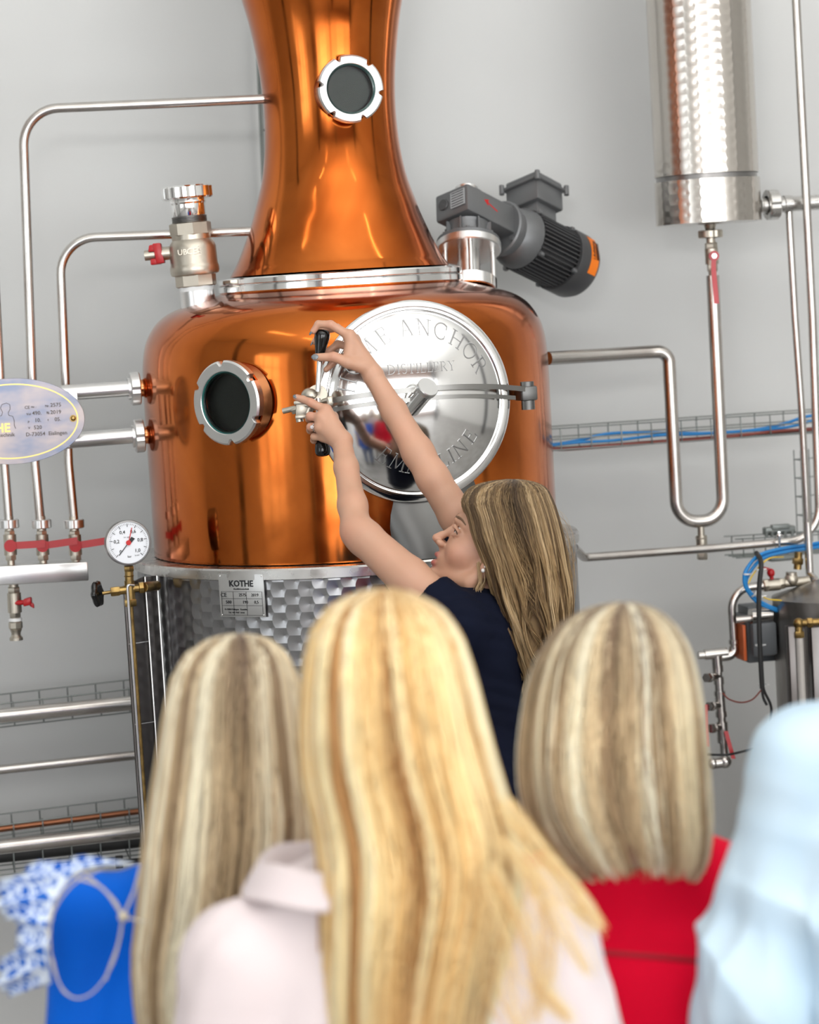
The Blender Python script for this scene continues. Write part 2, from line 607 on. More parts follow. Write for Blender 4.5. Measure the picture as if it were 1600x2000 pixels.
def mesh_obj(name, V, quads, m, parent=None, colors=None, keep=None):
    off = np.array(ROOT.get(parent.name, (0, 0, 0)) if parent else (0, 0, 0))
    me = bpy.data.meshes.new(name)
    q = np.asarray(quads)
    if keep is not None:
        q = q[keep[q].all(1)]
        used = np.unique(q)
        mp = np.zeros(len(V), int)
        mp[used] = np.arange(len(used))
        V = V[used]
        q = mp[q]
        if colors is not None:
            colors = colors[used]
    k = q.shape[1]
    me.vertices.add(len(V))
    me.vertices.foreach_set('co', (V - off).astype(np.float32).ravel())
    me.loops.add(q.size)
    me.loops.foreach_set('vertex_index', q.astype(np.int32).ravel())
    me.polygons.add(len(q))
    me.polygons.foreach_set('loop_start', np.arange(0, q.size, k, dtype=np.int32))
    me.polygons.foreach_set('use_smooth', np.ones(len(q), dtype=bool))
    if colors is not None:
        at = me.color_attributes.new('Col', 'FLOAT_COLOR', 'POINT')
        cc = np.ones((len(V), 4), dtype=np.float32)
        cc[:, :3] = colors
        at.data.foreach_set('color', cc.ravel())
    me.update(calc_edges=True)
    me.validate()
    me.materials.append(m)
    o = bpy.data.objects.new(name, me)
    C.objects.link(o)
    if parent:
        o.parent = parent
        ROOT[o.name] = ROOT[parent.name]
    return o

def orient(V, q):
    """make quads face outward (positive volume)"""
    a, b, c = V[q[:, 0]], V[q[:, 1]], V[q[:, 2]]
    vol = np.einsum('ij,ij->i', a, np.cross(b, c)).sum()
    return q if vol > 0 else q[:, ::-1]

def vnormals(V, q):
    n = np.cross(V[q[:, 1]] - V[q[:, 0]], V[q[:, 2]] - V[q[:, 0]])
    out = np.zeros_like(V)
    for i in range(q.shape[1]):
        np.add.at(out, q[:, i], n)
    return out / (np.linalg.norm(out, axis=1)[:, None] + 1e-12)

# ------------------------------------------------------------------ the room
WY = 0.66
def struct(name, c, s, m, parent=None):
    o = G().box(c, s).build(name, m, parent, smooth=0)
    if not parent:
        tag(o, kind='structure')
    return o
X0, X1, YF, ZC = -6.0, 6.0, -10.0, 5.2
struct('floor', (0, (YF + WY) / 2, -0.05), (X1 - X0, WY - YF, 0.1), M['concrete'])
struct('ceiling', (0, (YF + WY) / 2, ZC + 0.05), (X1 - X0, WY - YF, 0.1), M['white'])
struct('wall_back', (0, WY + 0.05, ZC / 2), (X1 - X0, 0.1, ZC), M['wall'])
struct('wall_left', (X0 - 0.05, (YF + WY) / 2, ZC / 2), (0.1, WY - YF, ZC), M['side_wall'])
struct('wall_right', (X1 + 0.05, (YF + WY) / 2, ZC / 2), (0.1, WY - YF, ZC), M['side_wall'])
struct('wall_front', (0, YF - 0.05, ZC / 2), (X1 - X0, 0.1, ZC), M['brick'])
# windows behind the camera and on the left, real frames with bright panes: the polished metal mirrors them
def window(i, c, wd, ht, axis):
    o = thing(f'window_{i}', c, None, None)
    o['kind'] = 'structure'
    u = np.array([1.0, 0, 0]) if axis == 'x' else np.array([0, 1.0, 0])
    nrm = np.array([0, 1.0, 0]) if axis == 'x' else np.array([1.0, 0, 0])
    if c[0] > 0 and axis == 'y':
        nrm = -nrm
    c = np.asarray(c, float)
    G().box(c + nrm * 0.01, (wd, ht, 0.01), (u, Z, nrm)).build('pane', M['daylight'], o, smooth=0)
    for k in range(4):
        G().box(c + nrm * 0.03 + u * wd * (k / 3 - 0.5), (0.06, ht + 0.06, 0.05), (u, Z, nrm)).build('frame_bar', M['motor_dark'], o, smooth=0)
    for k in range(4):
        G().box(c + nrm * 0.035 + Z * ht * (k / 3 - 0.5), (wd, 0.05, 0.05), (u, Z, nrm)).build('frame_bar', M['motor_dark'], o, smooth=0)
window(1, (-2.6, YF, 2.1), 2.0, 2.6, 'x')
window(2, (2.4, YF, 2.1), 2.0, 2.6, 'x')
window(3, (X0, -4.6, 2.4), 2.4, 2.6, 'y')
LAMPS = ('left row, nearest the grey wall', 'left row, middle one', 'left row, nearest the brick wall', 'right row, nearest the grey wall', 'right row, middle one', 'right row, nearest the brick wall')
for k, (lx, ly) in enumerate(((-2.6, -2.2), (-2.6, -4.6), (-2.6, -7.0), (1.9, -2.2), (1.9, -4.6), (1.9, -7.0))):
    o = thing('strip_lamp', (lx, ly, ZC), 'white ceiling strip lamp, ' + LAMPS[k], 'lamp', 'strip lamps under the ceiling')
    G().box((lx, ly, ZC - 0.04), (0.16, 1.6, 0.07), bevel=0.01).build('housing', M['white'], o)
    G().box((lx, ly, ZC - 0.085), (0.09, 1.5, 0.03)).build('diffuser', M['lamp'], o, smooth=0)

for k, (x_, y_) in enumerate(((-4.6, -7.5), (-0.4, -9.3), (4.3, -7.5), (-4.8, -1.6), (4.9, -2.2))):  # unseen dark posts, added for the polished copper to reflect
    g = G()
    g.box((x_, y_, ZC / 2), (0.24, 0.24, ZC), bevel=0.01)
    tag(g.build(f'reflection_post_{k + 1}', M['motor_dark'], None, 0), kind='structure')

# ------------------------------------------------------------------ the copper still
KC = np.array([0.0, 0.0, 0.0])
def ax_px(y):
    return 628 + 0.067 * y
def kz(y):
    return PY(ax_px(y), y, 0.0)[2]
def kr(rpx, y):
    return rpx / F * depth(PY(ax_px(y), y, 0.0))
KX = float(np.mean([PY(ax_px(y), y, 0.0)[0] for y in (0, 540, 1095)]))
O = np.array([KX, 0, 0])
def prof(rows):
    return [(kr(r, y), kz(y)) for (y, r) in rows]
def smooth_prof(rows, n=6):
    return [tuple(p) for p in spline([(a, b) for a, b in prof(rows)], n)]

still = thing('copper_still', (KX, 0, 0), 'large polished copper pot still with tall flared neck on ground steel jacket', 'still')

neck_rows = [(530, 214), (520, 208), (510, 202), (490, 192), (465, 181), (430, 167), (400, 157), (350, 142), (300, 133.5), (250, 129.5), (200, 129),
             (150, 132), (100, 138), (50, 146), (0, 157), (-60, 173), (-150, 205), (-260, 235), (-370, 235), (-470, 200), (-540, 140), (-570, 70), (-580, 5)]
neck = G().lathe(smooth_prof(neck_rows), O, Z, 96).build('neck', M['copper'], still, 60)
g = G()
zf0, zf1 = kz(562), kz(534)
rf = kr(238, 545)
zm = (zf0 + zf1) / 2
g.lathe([(rf * 0.8, zf0), (rf - 0.003, zf0), (rf, zf0 + 0.003), (rf, zm - 0.002), (rf - 0.002, zm)], O, Z, 96)
g.build('lower_flange', M['chrome'], still)
g = G()
g.lathe([(rf - 0.002, zm + 0.0015), (rf - 0.0, zm + 0.004), (rf, zf1 - 0.003), (rf - 0.004, zf1), (rf * 0.85, zf1)], O, Z, 96)
g.build('upper_flange', M['chrome'], still)
pot_rows = [(1056, 393), (980, 393.5), (900, 394), (800, 395), (730, 395), (700, 394), (672, 391), (648, 385), (628, 375), (611, 362), (598, 346), (588, 326), (580, 300), (573, 275), (566, 250), (561, 232)]
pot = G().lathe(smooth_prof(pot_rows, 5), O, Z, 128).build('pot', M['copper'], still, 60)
RP = kr(395, 800)

# steel jacket
RJ = kr(427, 1200)
zj = kz(1058)
g = G()
g.lathe([(RP - 0.01, zj), (RJ + 0.004, zj), (RJ + 0.007, zj - 0.004), (RJ + 0.007, zj - 0.024), (RJ + 0.0015, zj - 0.026)], O, Z, 96)
rim = g.build('jacket_rim', M['steel'], still)
g = G()
g.lathe([(RJ, 0.42), (RJ, 0.9), (RJ, zj - 0.026)], O, Z, 128, uvs=True)
jacket = g.build('jacket', M['jacket'], still, fix=False)
G().lathe([(RJ, 0.42), (RJ * 0.7, 0.34), (0.05, 0.3), (1e-4, 0.3)], O, Z, 64).build('jacket_bottom', M['steel'], still)
for k in range(4):
    a = R(45 + 90 * k)
    p = O + np.array([math.cos(a), math.sin(a), 0]) * RJ * 0.8
    G().cyl(p + Z * 0.0, p + Z * 0.46, 0.032, 20).cyl(p, p + Z * 0.012, 0.06, 20).build('leg', M['steel'], still)

# rating plate on the jacket
def on_jacket(px, py, off=0.0):
    """point of the jacket's skin seen at a pixel"""
    ray = FWD + (px - 800) / F * IR + (1000 - py) / F * IU
    rr = RJ + off
    c = CAM[:2] - O[:2]
    a_ = ray[:2] @ ray[:2]
    b_ = 2 * c @ ray[:2]
    c_ = c @ c - rr * rr
    t = (-b_ - math.sqrt(max(b_ * b_ - 4 * a_ * c_, 0))) / (2 * a_)
    return CAM + ray * t
pc = on_jacket(473, 1163, 0.004)
nrm = unit([pc[0] - KX, pc[1], 0])
tx = np.cross(Z, nrm)
tx = tx if tx @ R0 > 0 else -tx
pw, ph = 0.117, 0.096
g = G()
g.box(pc, (pw, ph, 0.003), (tx, Z, nrm), 0.001)
plate = g.build('rating_plate', M['label'], still)
g = G()
q = pc + nrm * 0.002
text_geo(g, 'KOTHE', q + Z * 0.026, tx, Z, 0.019, bold=0.0005)
text_geo(g, 'Destillationstechnik', q + Z * 0.0145, tx, Z, 0.005)
text_geo(g, 'CE', q - tx * 0.047 + Z * 0.001, tx, Z, 0.013)
text_geo(g, '2575     2019', q + tx * 0.018 + Z * 0.001, tx, Z, 0.0095)
text_geo(g, '500', q - tx * 0.035 - Z * 0.015, tx, Z, 0.010)
text_geo(g, '190      0,5', q + tx * 0.022 - Z * 0.015, tx, Z, 0.0095)
text_geo(g, 'D-73054 Eislingen   Kesselstr.', q - tx * 0.016 - Z * 0.031, tx, Z, 0.005)
text_geo(g, 'Tel. +49 7161  www', q - tx * 0.016 - Z * 0.038, tx, Z, 0.005)
for z_ in (0.0085, -0.007, -0.0225, -0.044):
    g.box(q + Z * z_, (pw * 0.9, 0.0006, 0.0006), (tx, Z, nrm))
for x_ in (-0.0525, -0.022, 0.012, 0.0525):
    g.box(q + tx * x_ - Z * 0.018, (0.0006, 0.053, 0.0006), (tx, Z, nrm))
g.build('plate_lettering', M['ink'], plate, smooth=0)
for sx_ in (-1, 1):
    for sz_ in (-1, 1):
        G().ball(pc + tx * sx_ * pw * 0.46 + Z * sz_ * ph * 0.45 + nrm * 0.0015, 0.002, 10).build('rivet', M['chrome'], plate)

# sight glasses
def sight_glass(c_px, c_py, az_dir, r_at, rpx, tube_len, ring_w, slots=6, rot=0.0):
    """az_dir: outward horizontal unit vector; r_at: distance of the front from the still's axis"""
    n = unit(az_dir)
    base = O + n * r_at
    # height from the photo ray meeting the front plane
    ray = FWD + (c_px - 800) / F * IR + (1000 - c_py) / F * IU
    t = ((base - CAM) @ n) / (ray @ n)
    c = CAM + ray * t
    r = rpx / F * depth(c)
    a, b, _ = frame_of(n)
    g = G()
    L = ring_w
    # slotted nut: profile with notches cut as lower radius segments
    cols = 96
    pts, faces = [], []
    ri = r * 0.73
    for (rr, h, cut) in ((ri, -0.002, 0), (ri + 0.002, 0, 0), (r - 0.004, 0, 1), (r, -0.004, 1), (r, -L + 0.003, 1), (r - 0.003, -L, 1), (r * 0.8, -L, 0)):
        for k in range(cols):
            ang = 2 * math.pi * k / cols
            inn = ((ang + rot) % (2 * math.pi / slots)) < 0.13 if slots else False
            q = rr - (0.009 if (inn and cut) else 0)
            pts.append(c + n * h + a * q * math.cos(ang) + b * q * math.sin(ang))
    for i in range(6):
        for k in range(cols):
            faces.append((i * cols + k, i * cols + (k + 1) % cols, (i + 1) * cols + (k + 1) % cols, (i + 1) * cols + k))
    g.add(pts, faces)
    ring = g.build('sight_glass_ring', M['satin'], still, 30)
    G().lathe([(r * 0.93, -L + 0.001), (r * 0.93, -L - 0.006), (r * 0.88, -L - 0.012), (r * 0.86, -tube_len * 0.7), (r * 0.95, -tube_len - 0.01)], c, n, 64).build('sight_glass_collar', M['copper_trim'], ring)
    G().lathe([(ri, -0.001), (ri, -0.006), (ri * 0.93, -0.007), (ri * 0.92, -0.012)], c, n, 64).build('gasket', M['teal'], ring)
    G().lathe([(1e-5, -0.005), (ri * 0.98, -0.005), (ri * 0.98, -0.013), (1e-5, -0.013)], c, n, 64).build('glass_pane', M['glass'], ring)
    G().lathe([(ri * 0.92, -0.014), (ri * 0.94, -0.027)], c, n, 48).lathe([(ri * 0.95, -0.027), (1e-5, -0.0275)], c, n, 48).build('dark_interior', M['inside'], ring, fix=False)
    return c, r
def az(deg):
    """horizontal direction: 0 = straight out of the back wall, positive towards the right"""
    return np.array([math.sin(R(deg)), -math.cos(R(deg)), 0])
sight_glass(686, 173, az(4), kr(129, 180) + 0.045, 66, 0.05, 0.022, 6, 0.2)
sight_glass(440, 787, az(-47), RP + 0.040, 83, 0.045, 0.022, 6, 0.5)

# manhole
MA = 5.0
mn = az(MA)
mt = np.array([math.cos(R(MA)), math.sin(R(MA)), 0])
base = O + mn * (RP + 0.010)
ray = FWD + (808 - 800) / F * IR + (1000 - 785) / F * IU
mc = CAM + ray * (((base - CAM) @ mn) / (ray @ mn))
MR = 199 / F * depth(mc)
g = G()
g.lathe([(MR * 0.78, -0.004), (MR * 0.80, -0.006), (MR * 0.80, -0.10)], mc, mn, 96, hint=Z)
g.build('manhole_collar', M['copper_trim'], still)
def dome(r):
    """height of the lid over its rim plane"""
    q = r / MR
    if q > 0.90:
        t = (q - 0.90) / 0.10
        return 0.012 * math.sqrt(max(0, 1 - t ** 2.4))
    if q > 0.875:
        return 0.012 - 0.003 * math.sin((0.90 - q) / 0.025 * math.pi)
    return 0.012 + 0.052 * (1 - (q / 0.875) ** 2) ** 0.9
lp = [(MR * 0.93, -0.010), (MR * 0.985, -0.010), (MR * 0.997, -0.006)]
qs = list(np.linspace(0.9995, 0.875, 22)) + list(np.linspace(0.872, 0.0, 26))
lp += [(max(MR * q, 1e-5), dome(MR * q)) for q in qs]
lid = G().lathe(lp, mc, mn, 128, hint=Z).build('manhole_lid', M['chrome'], still, 50)

# serif lettering, own stroke font (unit cap height); strokes: x0,y0,x1,y1,width
def arc(cx, cy, rx, ry, a0, a1, n=10):
    return [(cx + rx * math.cos(R(a0 + (a1 - a0) * i / n)), cy + ry * math.sin(R(a0 + (a1 - a0) * i / n))) for i in range(n + 1)]
TK, TN, SF = 0.11, 0.055, 0.05
def sf(x, y, wd=0.3):
    return ([(x - wd / 2, y), (x + wd / 2, y)], SF)
GLY = {
    'I': (0.35, [([(.17, 0), (.17, 1)], TK), sf(.17, 0), sf(.17, 1)]),
    'L': (0.65, [([(.15, 0), (.15, 1)], TK), sf(.15, 1), ([(0, 0), (.6, 0)], TN), ([(.6, 0), (.63, .25)], TN)]),
    'E': (0.68, [([(.15, 0), (.15, 1)], TK), ([(0, 0), (.6, 0)], TN), ([(0, 1), (.57, 1)], TN), ([(.15, .52), (.47, .52)], TN),
                 ([(.6, 0), (.64, .24)], TN), ([(.57, 1), (.59, .78)], TN), ([(.47, .62), (.47, .42)], TN)]),
    'T': (0.75, [([(.37, 0), (.37, 1)], TK), sf(.37, 0), ([(.02, 1), (.72, 1)], TN), ([(.02, 1), (0, .78)], TN), ([(.72, 1), (.74, .78)], TN)]),
    'H': (0.95, [([(.16, 0), (.16, 1)], TK), ([(.78, 0), (.78, 1)], TK), ([(.16, .5), (.78, .5)], TN), sf(.16, 0), sf(.16, 1), sf(.78, 0), sf(.78, 1)]),
    'N': (0.95, [([(.16, 0), (.16, 1)], TN), ([(.78, 0), (.78, 1)], TN), ([(.16, 1), (.78, 0)], TK), sf(.16, 0), sf(.12, 1, .2), sf(.78, 1)]),
    'M': (1.1, [([(.14, 0), (.2, 1)], TN), ([(.2, 1), (.54, .1)], TK), ([(.54, .1), (.88, 1)], TN), ([(.88, 1), (.94, 0)], TK), sf(.14, 0), sf(.94, 0), sf(.16, 1, .2), sf(.92, 1, .2)]),
    'A': (0.9, [([(.12, 0), (.44, 1.02)], TN), ([(.44, 1.02), (.8, 0)], TK), ([(.22, .34), (.67, .34)], TN), sf(.12, 0, .28), sf(.8, 0, .28)]),
    'O': (0.98, [(arc(.46, .5, .42, .52, 0, 360, 24), TK * 0.8)]),
    'C': (0.9, [(arc(.48, .5, .44, .52, 52, 308, 18), TK * 0.8), ([(.76, .95), (.78, .7)], TN), ([(.76, .05), (.78, .28)], TN)]),
    'D': (0.92, [([(.16, 0), (.16, 1)], TK), ([(0, 0), (.3, 0)], TN), ([(0, 1), (.3, 1)], TN), (arc(.3, .5, .52, .5, -90, 90, 14), TK * 0.8)]),
    'R': (0.82, [([(.15, 0), (.15, 1)], TK), sf(.15, 0), ([(0, 1), (.34, 1)], TN), ([(.15, .48), (.34, .48)], TN), (arc(.34, .74, .27, .26, -90, 90, 10), TK * 0.8), ([(.36, .48), (.72, 0)], TK), sf(.74, 0, .2)]),
    'S': (0.62, [(arc(.3, .76, .23, .24, 35, 250, 10) + arc(.3, .26, .25, .27, 75, -145, 10), TK * 0.8)]),
    'Y': (0.8, [([(.4, 0), (.4, .45)], TK), ([(.4, .45), (.1, 1)], TK), ([(.4, .45), (.7, 1)], TN), sf(.4, 0), sf(.1, 1, .26), sf(.7, 1, .24)]),
}
lid_up = Z
def lid_pt(x, y, off):
    r = math.hypot(x, y)
    # the lid's face: x along mt, y up
    return mc + mt * x + Z * y + mn * (dome(r) + off)
def letter(g, ch, place):
    """place(u, v) -> (x, y) on the lid, in metres"""
    for pts, wd in GLY[ch][1]:
        P = []
        for i in range(len(pts) - 1):
            a_, b_ = np.array(pts[i], float), np.array(pts[i + 1], float)
            m_ = max(1, int(np.linalg.norm(b_ - a_) / 0.25))
            P += [a_ + (b_ - a_) * k / m_ for k in range(m_)]
        P.append(np.array(pts[-1], float))
        P = np.array(P)
        T = np.gradient(P, axis=0)
        T /= np.linalg.norm(T, axis=1)[:, None] + 1e-9
        Nn = np.stack([-T[:, 1], T[:, 0]], 1)
        V, Fc = [], []
        for i in range(len(P)):
            for sgn, off in ((-1, -0.0002), (-0.35, 0.0013), (0.35, 0.0013), (1, -0.0002)):
                q = P[i] + Nn[i] * wd / 2 * sgn
                V.append(lid_pt(*place(q[0], q[1]), off))
        for i in range(len(P) - 1):
            for k in range(3):
                Fc.append((i * 4 + k, i * 4 + k + 1, (i + 1) * 4 + k + 1, (i + 1) * 4 + k))
        g.add(V, Fc)
Mpx = MR / 199
def arc_word(word_angles, radius, hgt, bottom=False):
    for ch, deg in word_angles:
        wv = GLY[ch][0]
        def place(u, v, deg=deg, wv=wv):
            if not bottom:
                th = R(deg) + (u - wv / 2) * hgt / radius
                rr = radius + (v - 0.5) * hgt
                return rr * math.sin(th), rr * math.cos(th)
            th = R(deg) + (u - wv / 2) * hgt / radius
            rr = radius - (v - 0.5) * hgt
            return rr * math.sin(th), -rr * math.cos(th)
        gl = G()
        letter(gl, ch, place)
        gl.build('letter', M['engraved'], lid, 30)
arc_word([('H', -73), ('O', -58), ('M', -41), ('E', -25), ('A', -6), ('N', 8.5), ('C', 22.5), ('H', 37), ('O', 51), ('R', 64)], 146 * Mpx, 31 * Mpx)
arc_word([('E', -38), ('M', -23), ('M', -7), ('A', 8), ('L', 20), ('I', 29), ('N', 39.5), ('E', 54)], 124 * Mpx, 30 * Mpx, True)
xx = 0.0
hgt = 18 * Mpx
tw = sum(GLY[c_][0] + 0.12 for c_ in 'DISTILLERY') * hgt
x_ = 7 * Mpx - tw / 2
for ch in 'DISTILLERY':
    gl = G()
    letter(gl, ch, lambda u, v, x_=x_: (x_ + u * hgt, 58 * Mpx + v * hgt))
    gl.build('letter', M['engraved'], lid, 30)
    x_ += (GLY[ch][0] + 0.12) * hgt

# bow-shaped clamp bar over the lid, hub, hinge, clamping screw with two black grips
def mp(px, py, off):
    """point in front of the lid's rim plane, seen at a pixel"""
    ray = FWD + (px - 800) / F * IR + (1000 - py) / F * IU
    return CAM + ray * (((mc + mn * off - CAM) @ mn) / (ray @ mn))
bar_px = [(636, 784, .040), (690, 775, .070), (760, 766, .092), (833, 759, .100), (900, 755, .094), (960, 755, .070), (1005, 758, .040), (1040, 762, .014)]
g = G()
g.strip(spline([mp(*p) for p in bar_px], 6), Z, 0.011, 0.008, mn)
g.strip(spline([mp(x, y + 19, o_ - 0.004) for x, y, o_ in bar_px[:-1]], 6), Z, 0.009, 0.008, mn)
g.build('clamp_bar', M['bar'], still, 40)
p0, p1 = mp(803, 797, 0.066), mp(833, 760, 0.125)
hub = G().cyl(p0, p1, 0.0205, 32).build('lid_hub', M['chrome'], still)
G().lathe([(0.017, 0), (0.0225, 0.0), (0.0235, 0.003), (0.0235, 0.012), (0.022, 0.014), (1e-5, 0.014)], p1 - unit(p1 - p0) * 0.004, p1 - p0, 40).build('hub_cap', M['satin'], hub)
h = mp(1027, 768, 0.0)
hb = G().box(h, (0.036, 0.032, 0.06), (mt, Z, mn), 0.004)
hb.cyl(h + Z * 0.026 + mn * 0.012, h - Z * 0.036 + mn * 0.012, 0.015, 24)
hb.box(h - mn * 0.06, (0.03, 0.024, 0.08), (mt, Z, mn), 0.003)
hb.build('hinge', M['spout'], still)
DH = 5.10
b0 = PD(620, 772, DH + .02)
g = G()
g.lathe([(0.006, -0.008), (0.021, -0.008), (0.022, -0.006), (0.022, 0.006), (0.021, 0.008), (0.012, 0.009), (1e-5, 0.009)], b0, unit(CAM - b0) + 0.25 * Z, 32)
g.ball(PD(607, 772, DH + .025), 0.021, 20, (1, 1, 0.8))
clampn = g.build('clamping_nut', M['nickel'], still)
g = G()
g.cyl(PD(553, 803, DH + .04), PD(640, 782, DH + .01), 0.0062, 16)
g.hexn(PD(571, 802, DH + .035), PD(586, 798, DH + .03), 0.0095, 6)
g.box(PD(590, 800, DH + .03), (0.026, 0.030, 0.02), (R0, Z + 0.1 * R0, A0), 0.003)
g.box(PD(587, 786, DH + .03), (0.028, 0.008, 0.026), (R0, Z, A0), 0.002)
g.box(PD(588, 814, DH + .03), (0.024, 0.008, 0.026), (R0, Z, A0), 0.002)
g.cyl(PD(584, 812, DH + .03), PD(586, 824, DH + .03), 0.008, 14)
g.cyl(PD(600, 808, DH + .03), PD(612, 775, DH + .03), 0.010, 14)
g.box(PD(628, 788, DH + .04), (0.05, 0.022, 0.02), (R0 + 0.2 * Z, Z, A0), 0.004)
g.build('clamping_screw', M['nickel'], still)
g = G()
g.cyl(PD(621, 765, DH), PD(627, 668, DH), 0.0055, 14, 0.0065)
g.cyl(PD(621, 778, DH), PD(629, 862, DH), 0.0055, 14)
lever = g.build('clamping_lever', M['chrome'], still)
def grip(a, b, name='grip'):
    a, b = np.asarray(a), np.asarray(b)
    L = np.linalg.norm(b - a)
    pr = [(1e-5, 0), (0.008, 0), (0.0095, 0.003 / 0.06 * L), (0.011, L * .2), (0.0142, L * .5), (0.0165, L * .72), (0.0155, L * .88), (0.0105, L * .97), (1e-5, L)]
    G().lathe([tuple(x) for x in spline(pr, 4)], a, b - a, 28).build(name, M['black'], lever, 60)
grip(PD(624, 697, DH), PD(631, 643, DH))
grip(PD(627, 838, DH), PD(631, 892, DH))
# discharge spout under the manhole
g = G()
pts, rows_ = [], [(925, 716, 935, .040), (1010, 733, 950, .065), (1050, 745, 955, .080), (1096, 760, 955, .090)]
for (yy, xl, xr, am_) in rows_:
    for i in range(15):
        u = i / 14
        o_ = -0.055 + am_ * math.sin(math.pi * u) ** 0.5
        pts.append(mp(xl + (xr - xl) * u, yy - 0.06 * (xr - xl) * u, o_))
faces = [(j * 15 + i, j * 15 + i + 1, (j + 1) * 15 + i + 1, (j + 1) * 15 + i) for j in range(3) for i in range(14)]
g.add(pts, faces)
g.build('discharge_spout', M['spout'], still, 50)

# ------------------------------------------------------------------ union nuts, valves (shared builders)
def union_nut(g, p, ax, r, wdt, slots=4):
    ax = unit(ax)
    p = np.asarray(p, float)
    a, b, _ = frame_of(ax)
    cols = 48
    pts, faces = [], []
    pr = ((r * 0.62, -wdt / 2), (r * 0.94, -wdt / 2), (r, -wdt / 2 + r * 0.06), (r, wdt / 2 - r * 0.06), (r * 0.94, wdt / 2), (r * 0.55, wdt / 2), (r * 0.5, wdt / 2 - 0.001))
    for (rr, hh) in pr:
        for k in range(cols):
            ang = 2 * math.pi * k / cols
            cut = (ang % (2 * math.pi / slots)) < 0.22 and rr > r * 0.7
            q = rr * (0.92 if cut else 1)
            pts.append(p + ax * hh + a * q * math.cos(ang) + b * q * math.sin(ang))
    for i in range(len(pr) - 1):
        for k in range(cols):
            faces.append((i * cols + k, i * cols + (k + 1) % cols, (i + 1) * cols + (k + 1) % cols, (i + 1) * cols + k))
    g.add(pts, faces)

YP = 0.10   # plane of the left pipework
def prad(rpx, p):
    return rpx / F * depth(p)
PIPE_LABELS = []
def pipe(pts, rpx, brad, label, group=None, name='steel_pipe', m='pipe'):
    path = bend(pts, brad)
    r = prad(rpx, path[len(path) // 2])
    c = path.mean(0)
    g = G()
    g.tube(path, r, 20)
    o = g.build(name, M[m], None, 60)
    return tag(o, label, 'pipe', group)

pn = O + np.array([-kr(126, 190), 0, 0])
YL = YP
p = pipe([PY(534, 192, 0.0), PY(505, 194, 0.005), PY(44, 214, YL), PY(68, 905, YL), PY(78.5, 1015, YL)], 9.5, [0.02, 0.085, 0], 'thin steel pipe leaving the copper neck, turning down past the oval plate')
p = pipe([PY(512, 450, 0.0), PY(480, 452, 0.01), PY(116, 466, YL), PY(134, 905, YL), PY(144.5, 1015, YL)], 9.0, [0.02, 0.085, 0], 'lower thin steel pipe running behind the nickel ball valve, then down')
p = pipe([PY(-22, 300, YL) + (PY(-22, 300, YL) - PY(8, 900, YL)) * 1.2, PY(8, 900, YL), PY(17, 1015, YL)], 9.0, 0, 'thin vertical steel pipe at the left edge of the photo')

# manifold with three levers
mo = PY(85, 1115, YP)
man = thing('valve_manifold', mo, 'steel manifold box with three red-levered valves and a drain tap below', 'valve manifold')
g = G()
cL, cR = PY(-120, 1128, YP), PY(170, 1113, YP)
cc = (cL + cR) / 2
g.box(cc, (np.linalg.norm(cR - cL), 0.075, 0.045), (cR - cL, A0 * 0 + np.array([0, 1, 0]), Z), 0.003)
g.build('manifold_box', M['satin'], man)
for i, (x, y, lx, ly) in enumerate(((20, 1068, 84, 1062), (83, 1063, 147, 1056), (147, 1057, 205, 1056))):
    top, bot = PY(x - 3, 1012, YP), PY(x + 2, 1102, YP)
    ax = unit(top - bot)
    def at_y(yy, dy=0.0):
        return PY(x + (yy - 1068) * 0.055, yy, YP + dy)
    v = G()
    v.hexn(at_y(1094), at_y(1080), prad(11.5, top), 6)
    v.cyl(at_y(1084), at_y(1044), prad(12.5, top), 20)
    v.hexn(at_y(1048), at_y(1036), prad(11, top), 6)
    v.cyl(at_y(1104), at_y(1090), prad(7.5, top), 16)
    v.cyl(at_y(1040), at_y(1008), prad(9, top), 16)
    body = v.build('valve_body', M['nickel'], man)
    u = G()
    union_nut(u, at_y(1023), ax, prad(20, top), prad(17, top))
    u.build('union_nut', M['satin'], body)
    piv = at_y(1066, -0.035)
    l = G()
    l.cyl(at_y(1066, -0.010), piv - np.array([0, 0.006, 0]), prad(8, top), 16)
    e = PY(lx + 4, ly, YP - 0.045)
    l.strip(spline([piv, piv + (e - piv) * 0.3, e], 4), Z, 0.017, 0.004, np.array([0, 1, 0]))
    l.cyl(piv + np.array([0, 0.004, 0]), piv - np.array([0, 0.008, 0]), prad(12, top), 18)
    l.build('lever', M['red'], body)
g = G()
def dy(yy, off=0.0):
    return PY(27 + (yy - 1150) * 0.05, yy, YP + off)
g.cyl(dy(1130), dy(1150), prad(9, mo), 16).hexn(dy(1146), dy(1160), prad(12.5, mo)).cyl(dy(1158), dy(1196), prad(13.5, mo), 20).hexn(dy(1180), dy(1206), prad(12, mo))
g.cyl(dy(1204), dy(1222), prad(9, mo), 16).hexn(dy(1214), dy(1228), prad(13.5, mo), 8)
g.lathe([(prad(9, mo), 0), (prad(12, mo), 0.004), (prad(9, mo), 0.012), (prad(9, mo), 0.018), (prad(13, mo), 0.024), (prad(13, mo), 0.03), (1e-5, 0.03)], dy(1226), dy(1250) - dy(1226), 20)
dv = g.build('drain_valve', M['nickel'], man)
g = G()
g.cyl(dy(1207), dy(1213), prad(13, mo), 20)
g.build('sealing_ring', M['ptfe'], dv)
g = G()
g.cyl(dy(1178, -.01), PY(50, 1176, YP - 0.02), 0.006, 12)
g.box(PY(54, 1175, YP - 0.02), (0.020, 0.018, 0.022), (R0 + Z * .2, Z, A0), 0.004)
g.box(PY(62, 1181, YP - 0.02), (0.014, 0.012, 0.010), (R0 - Z * .7, Z, A0), 0.003)
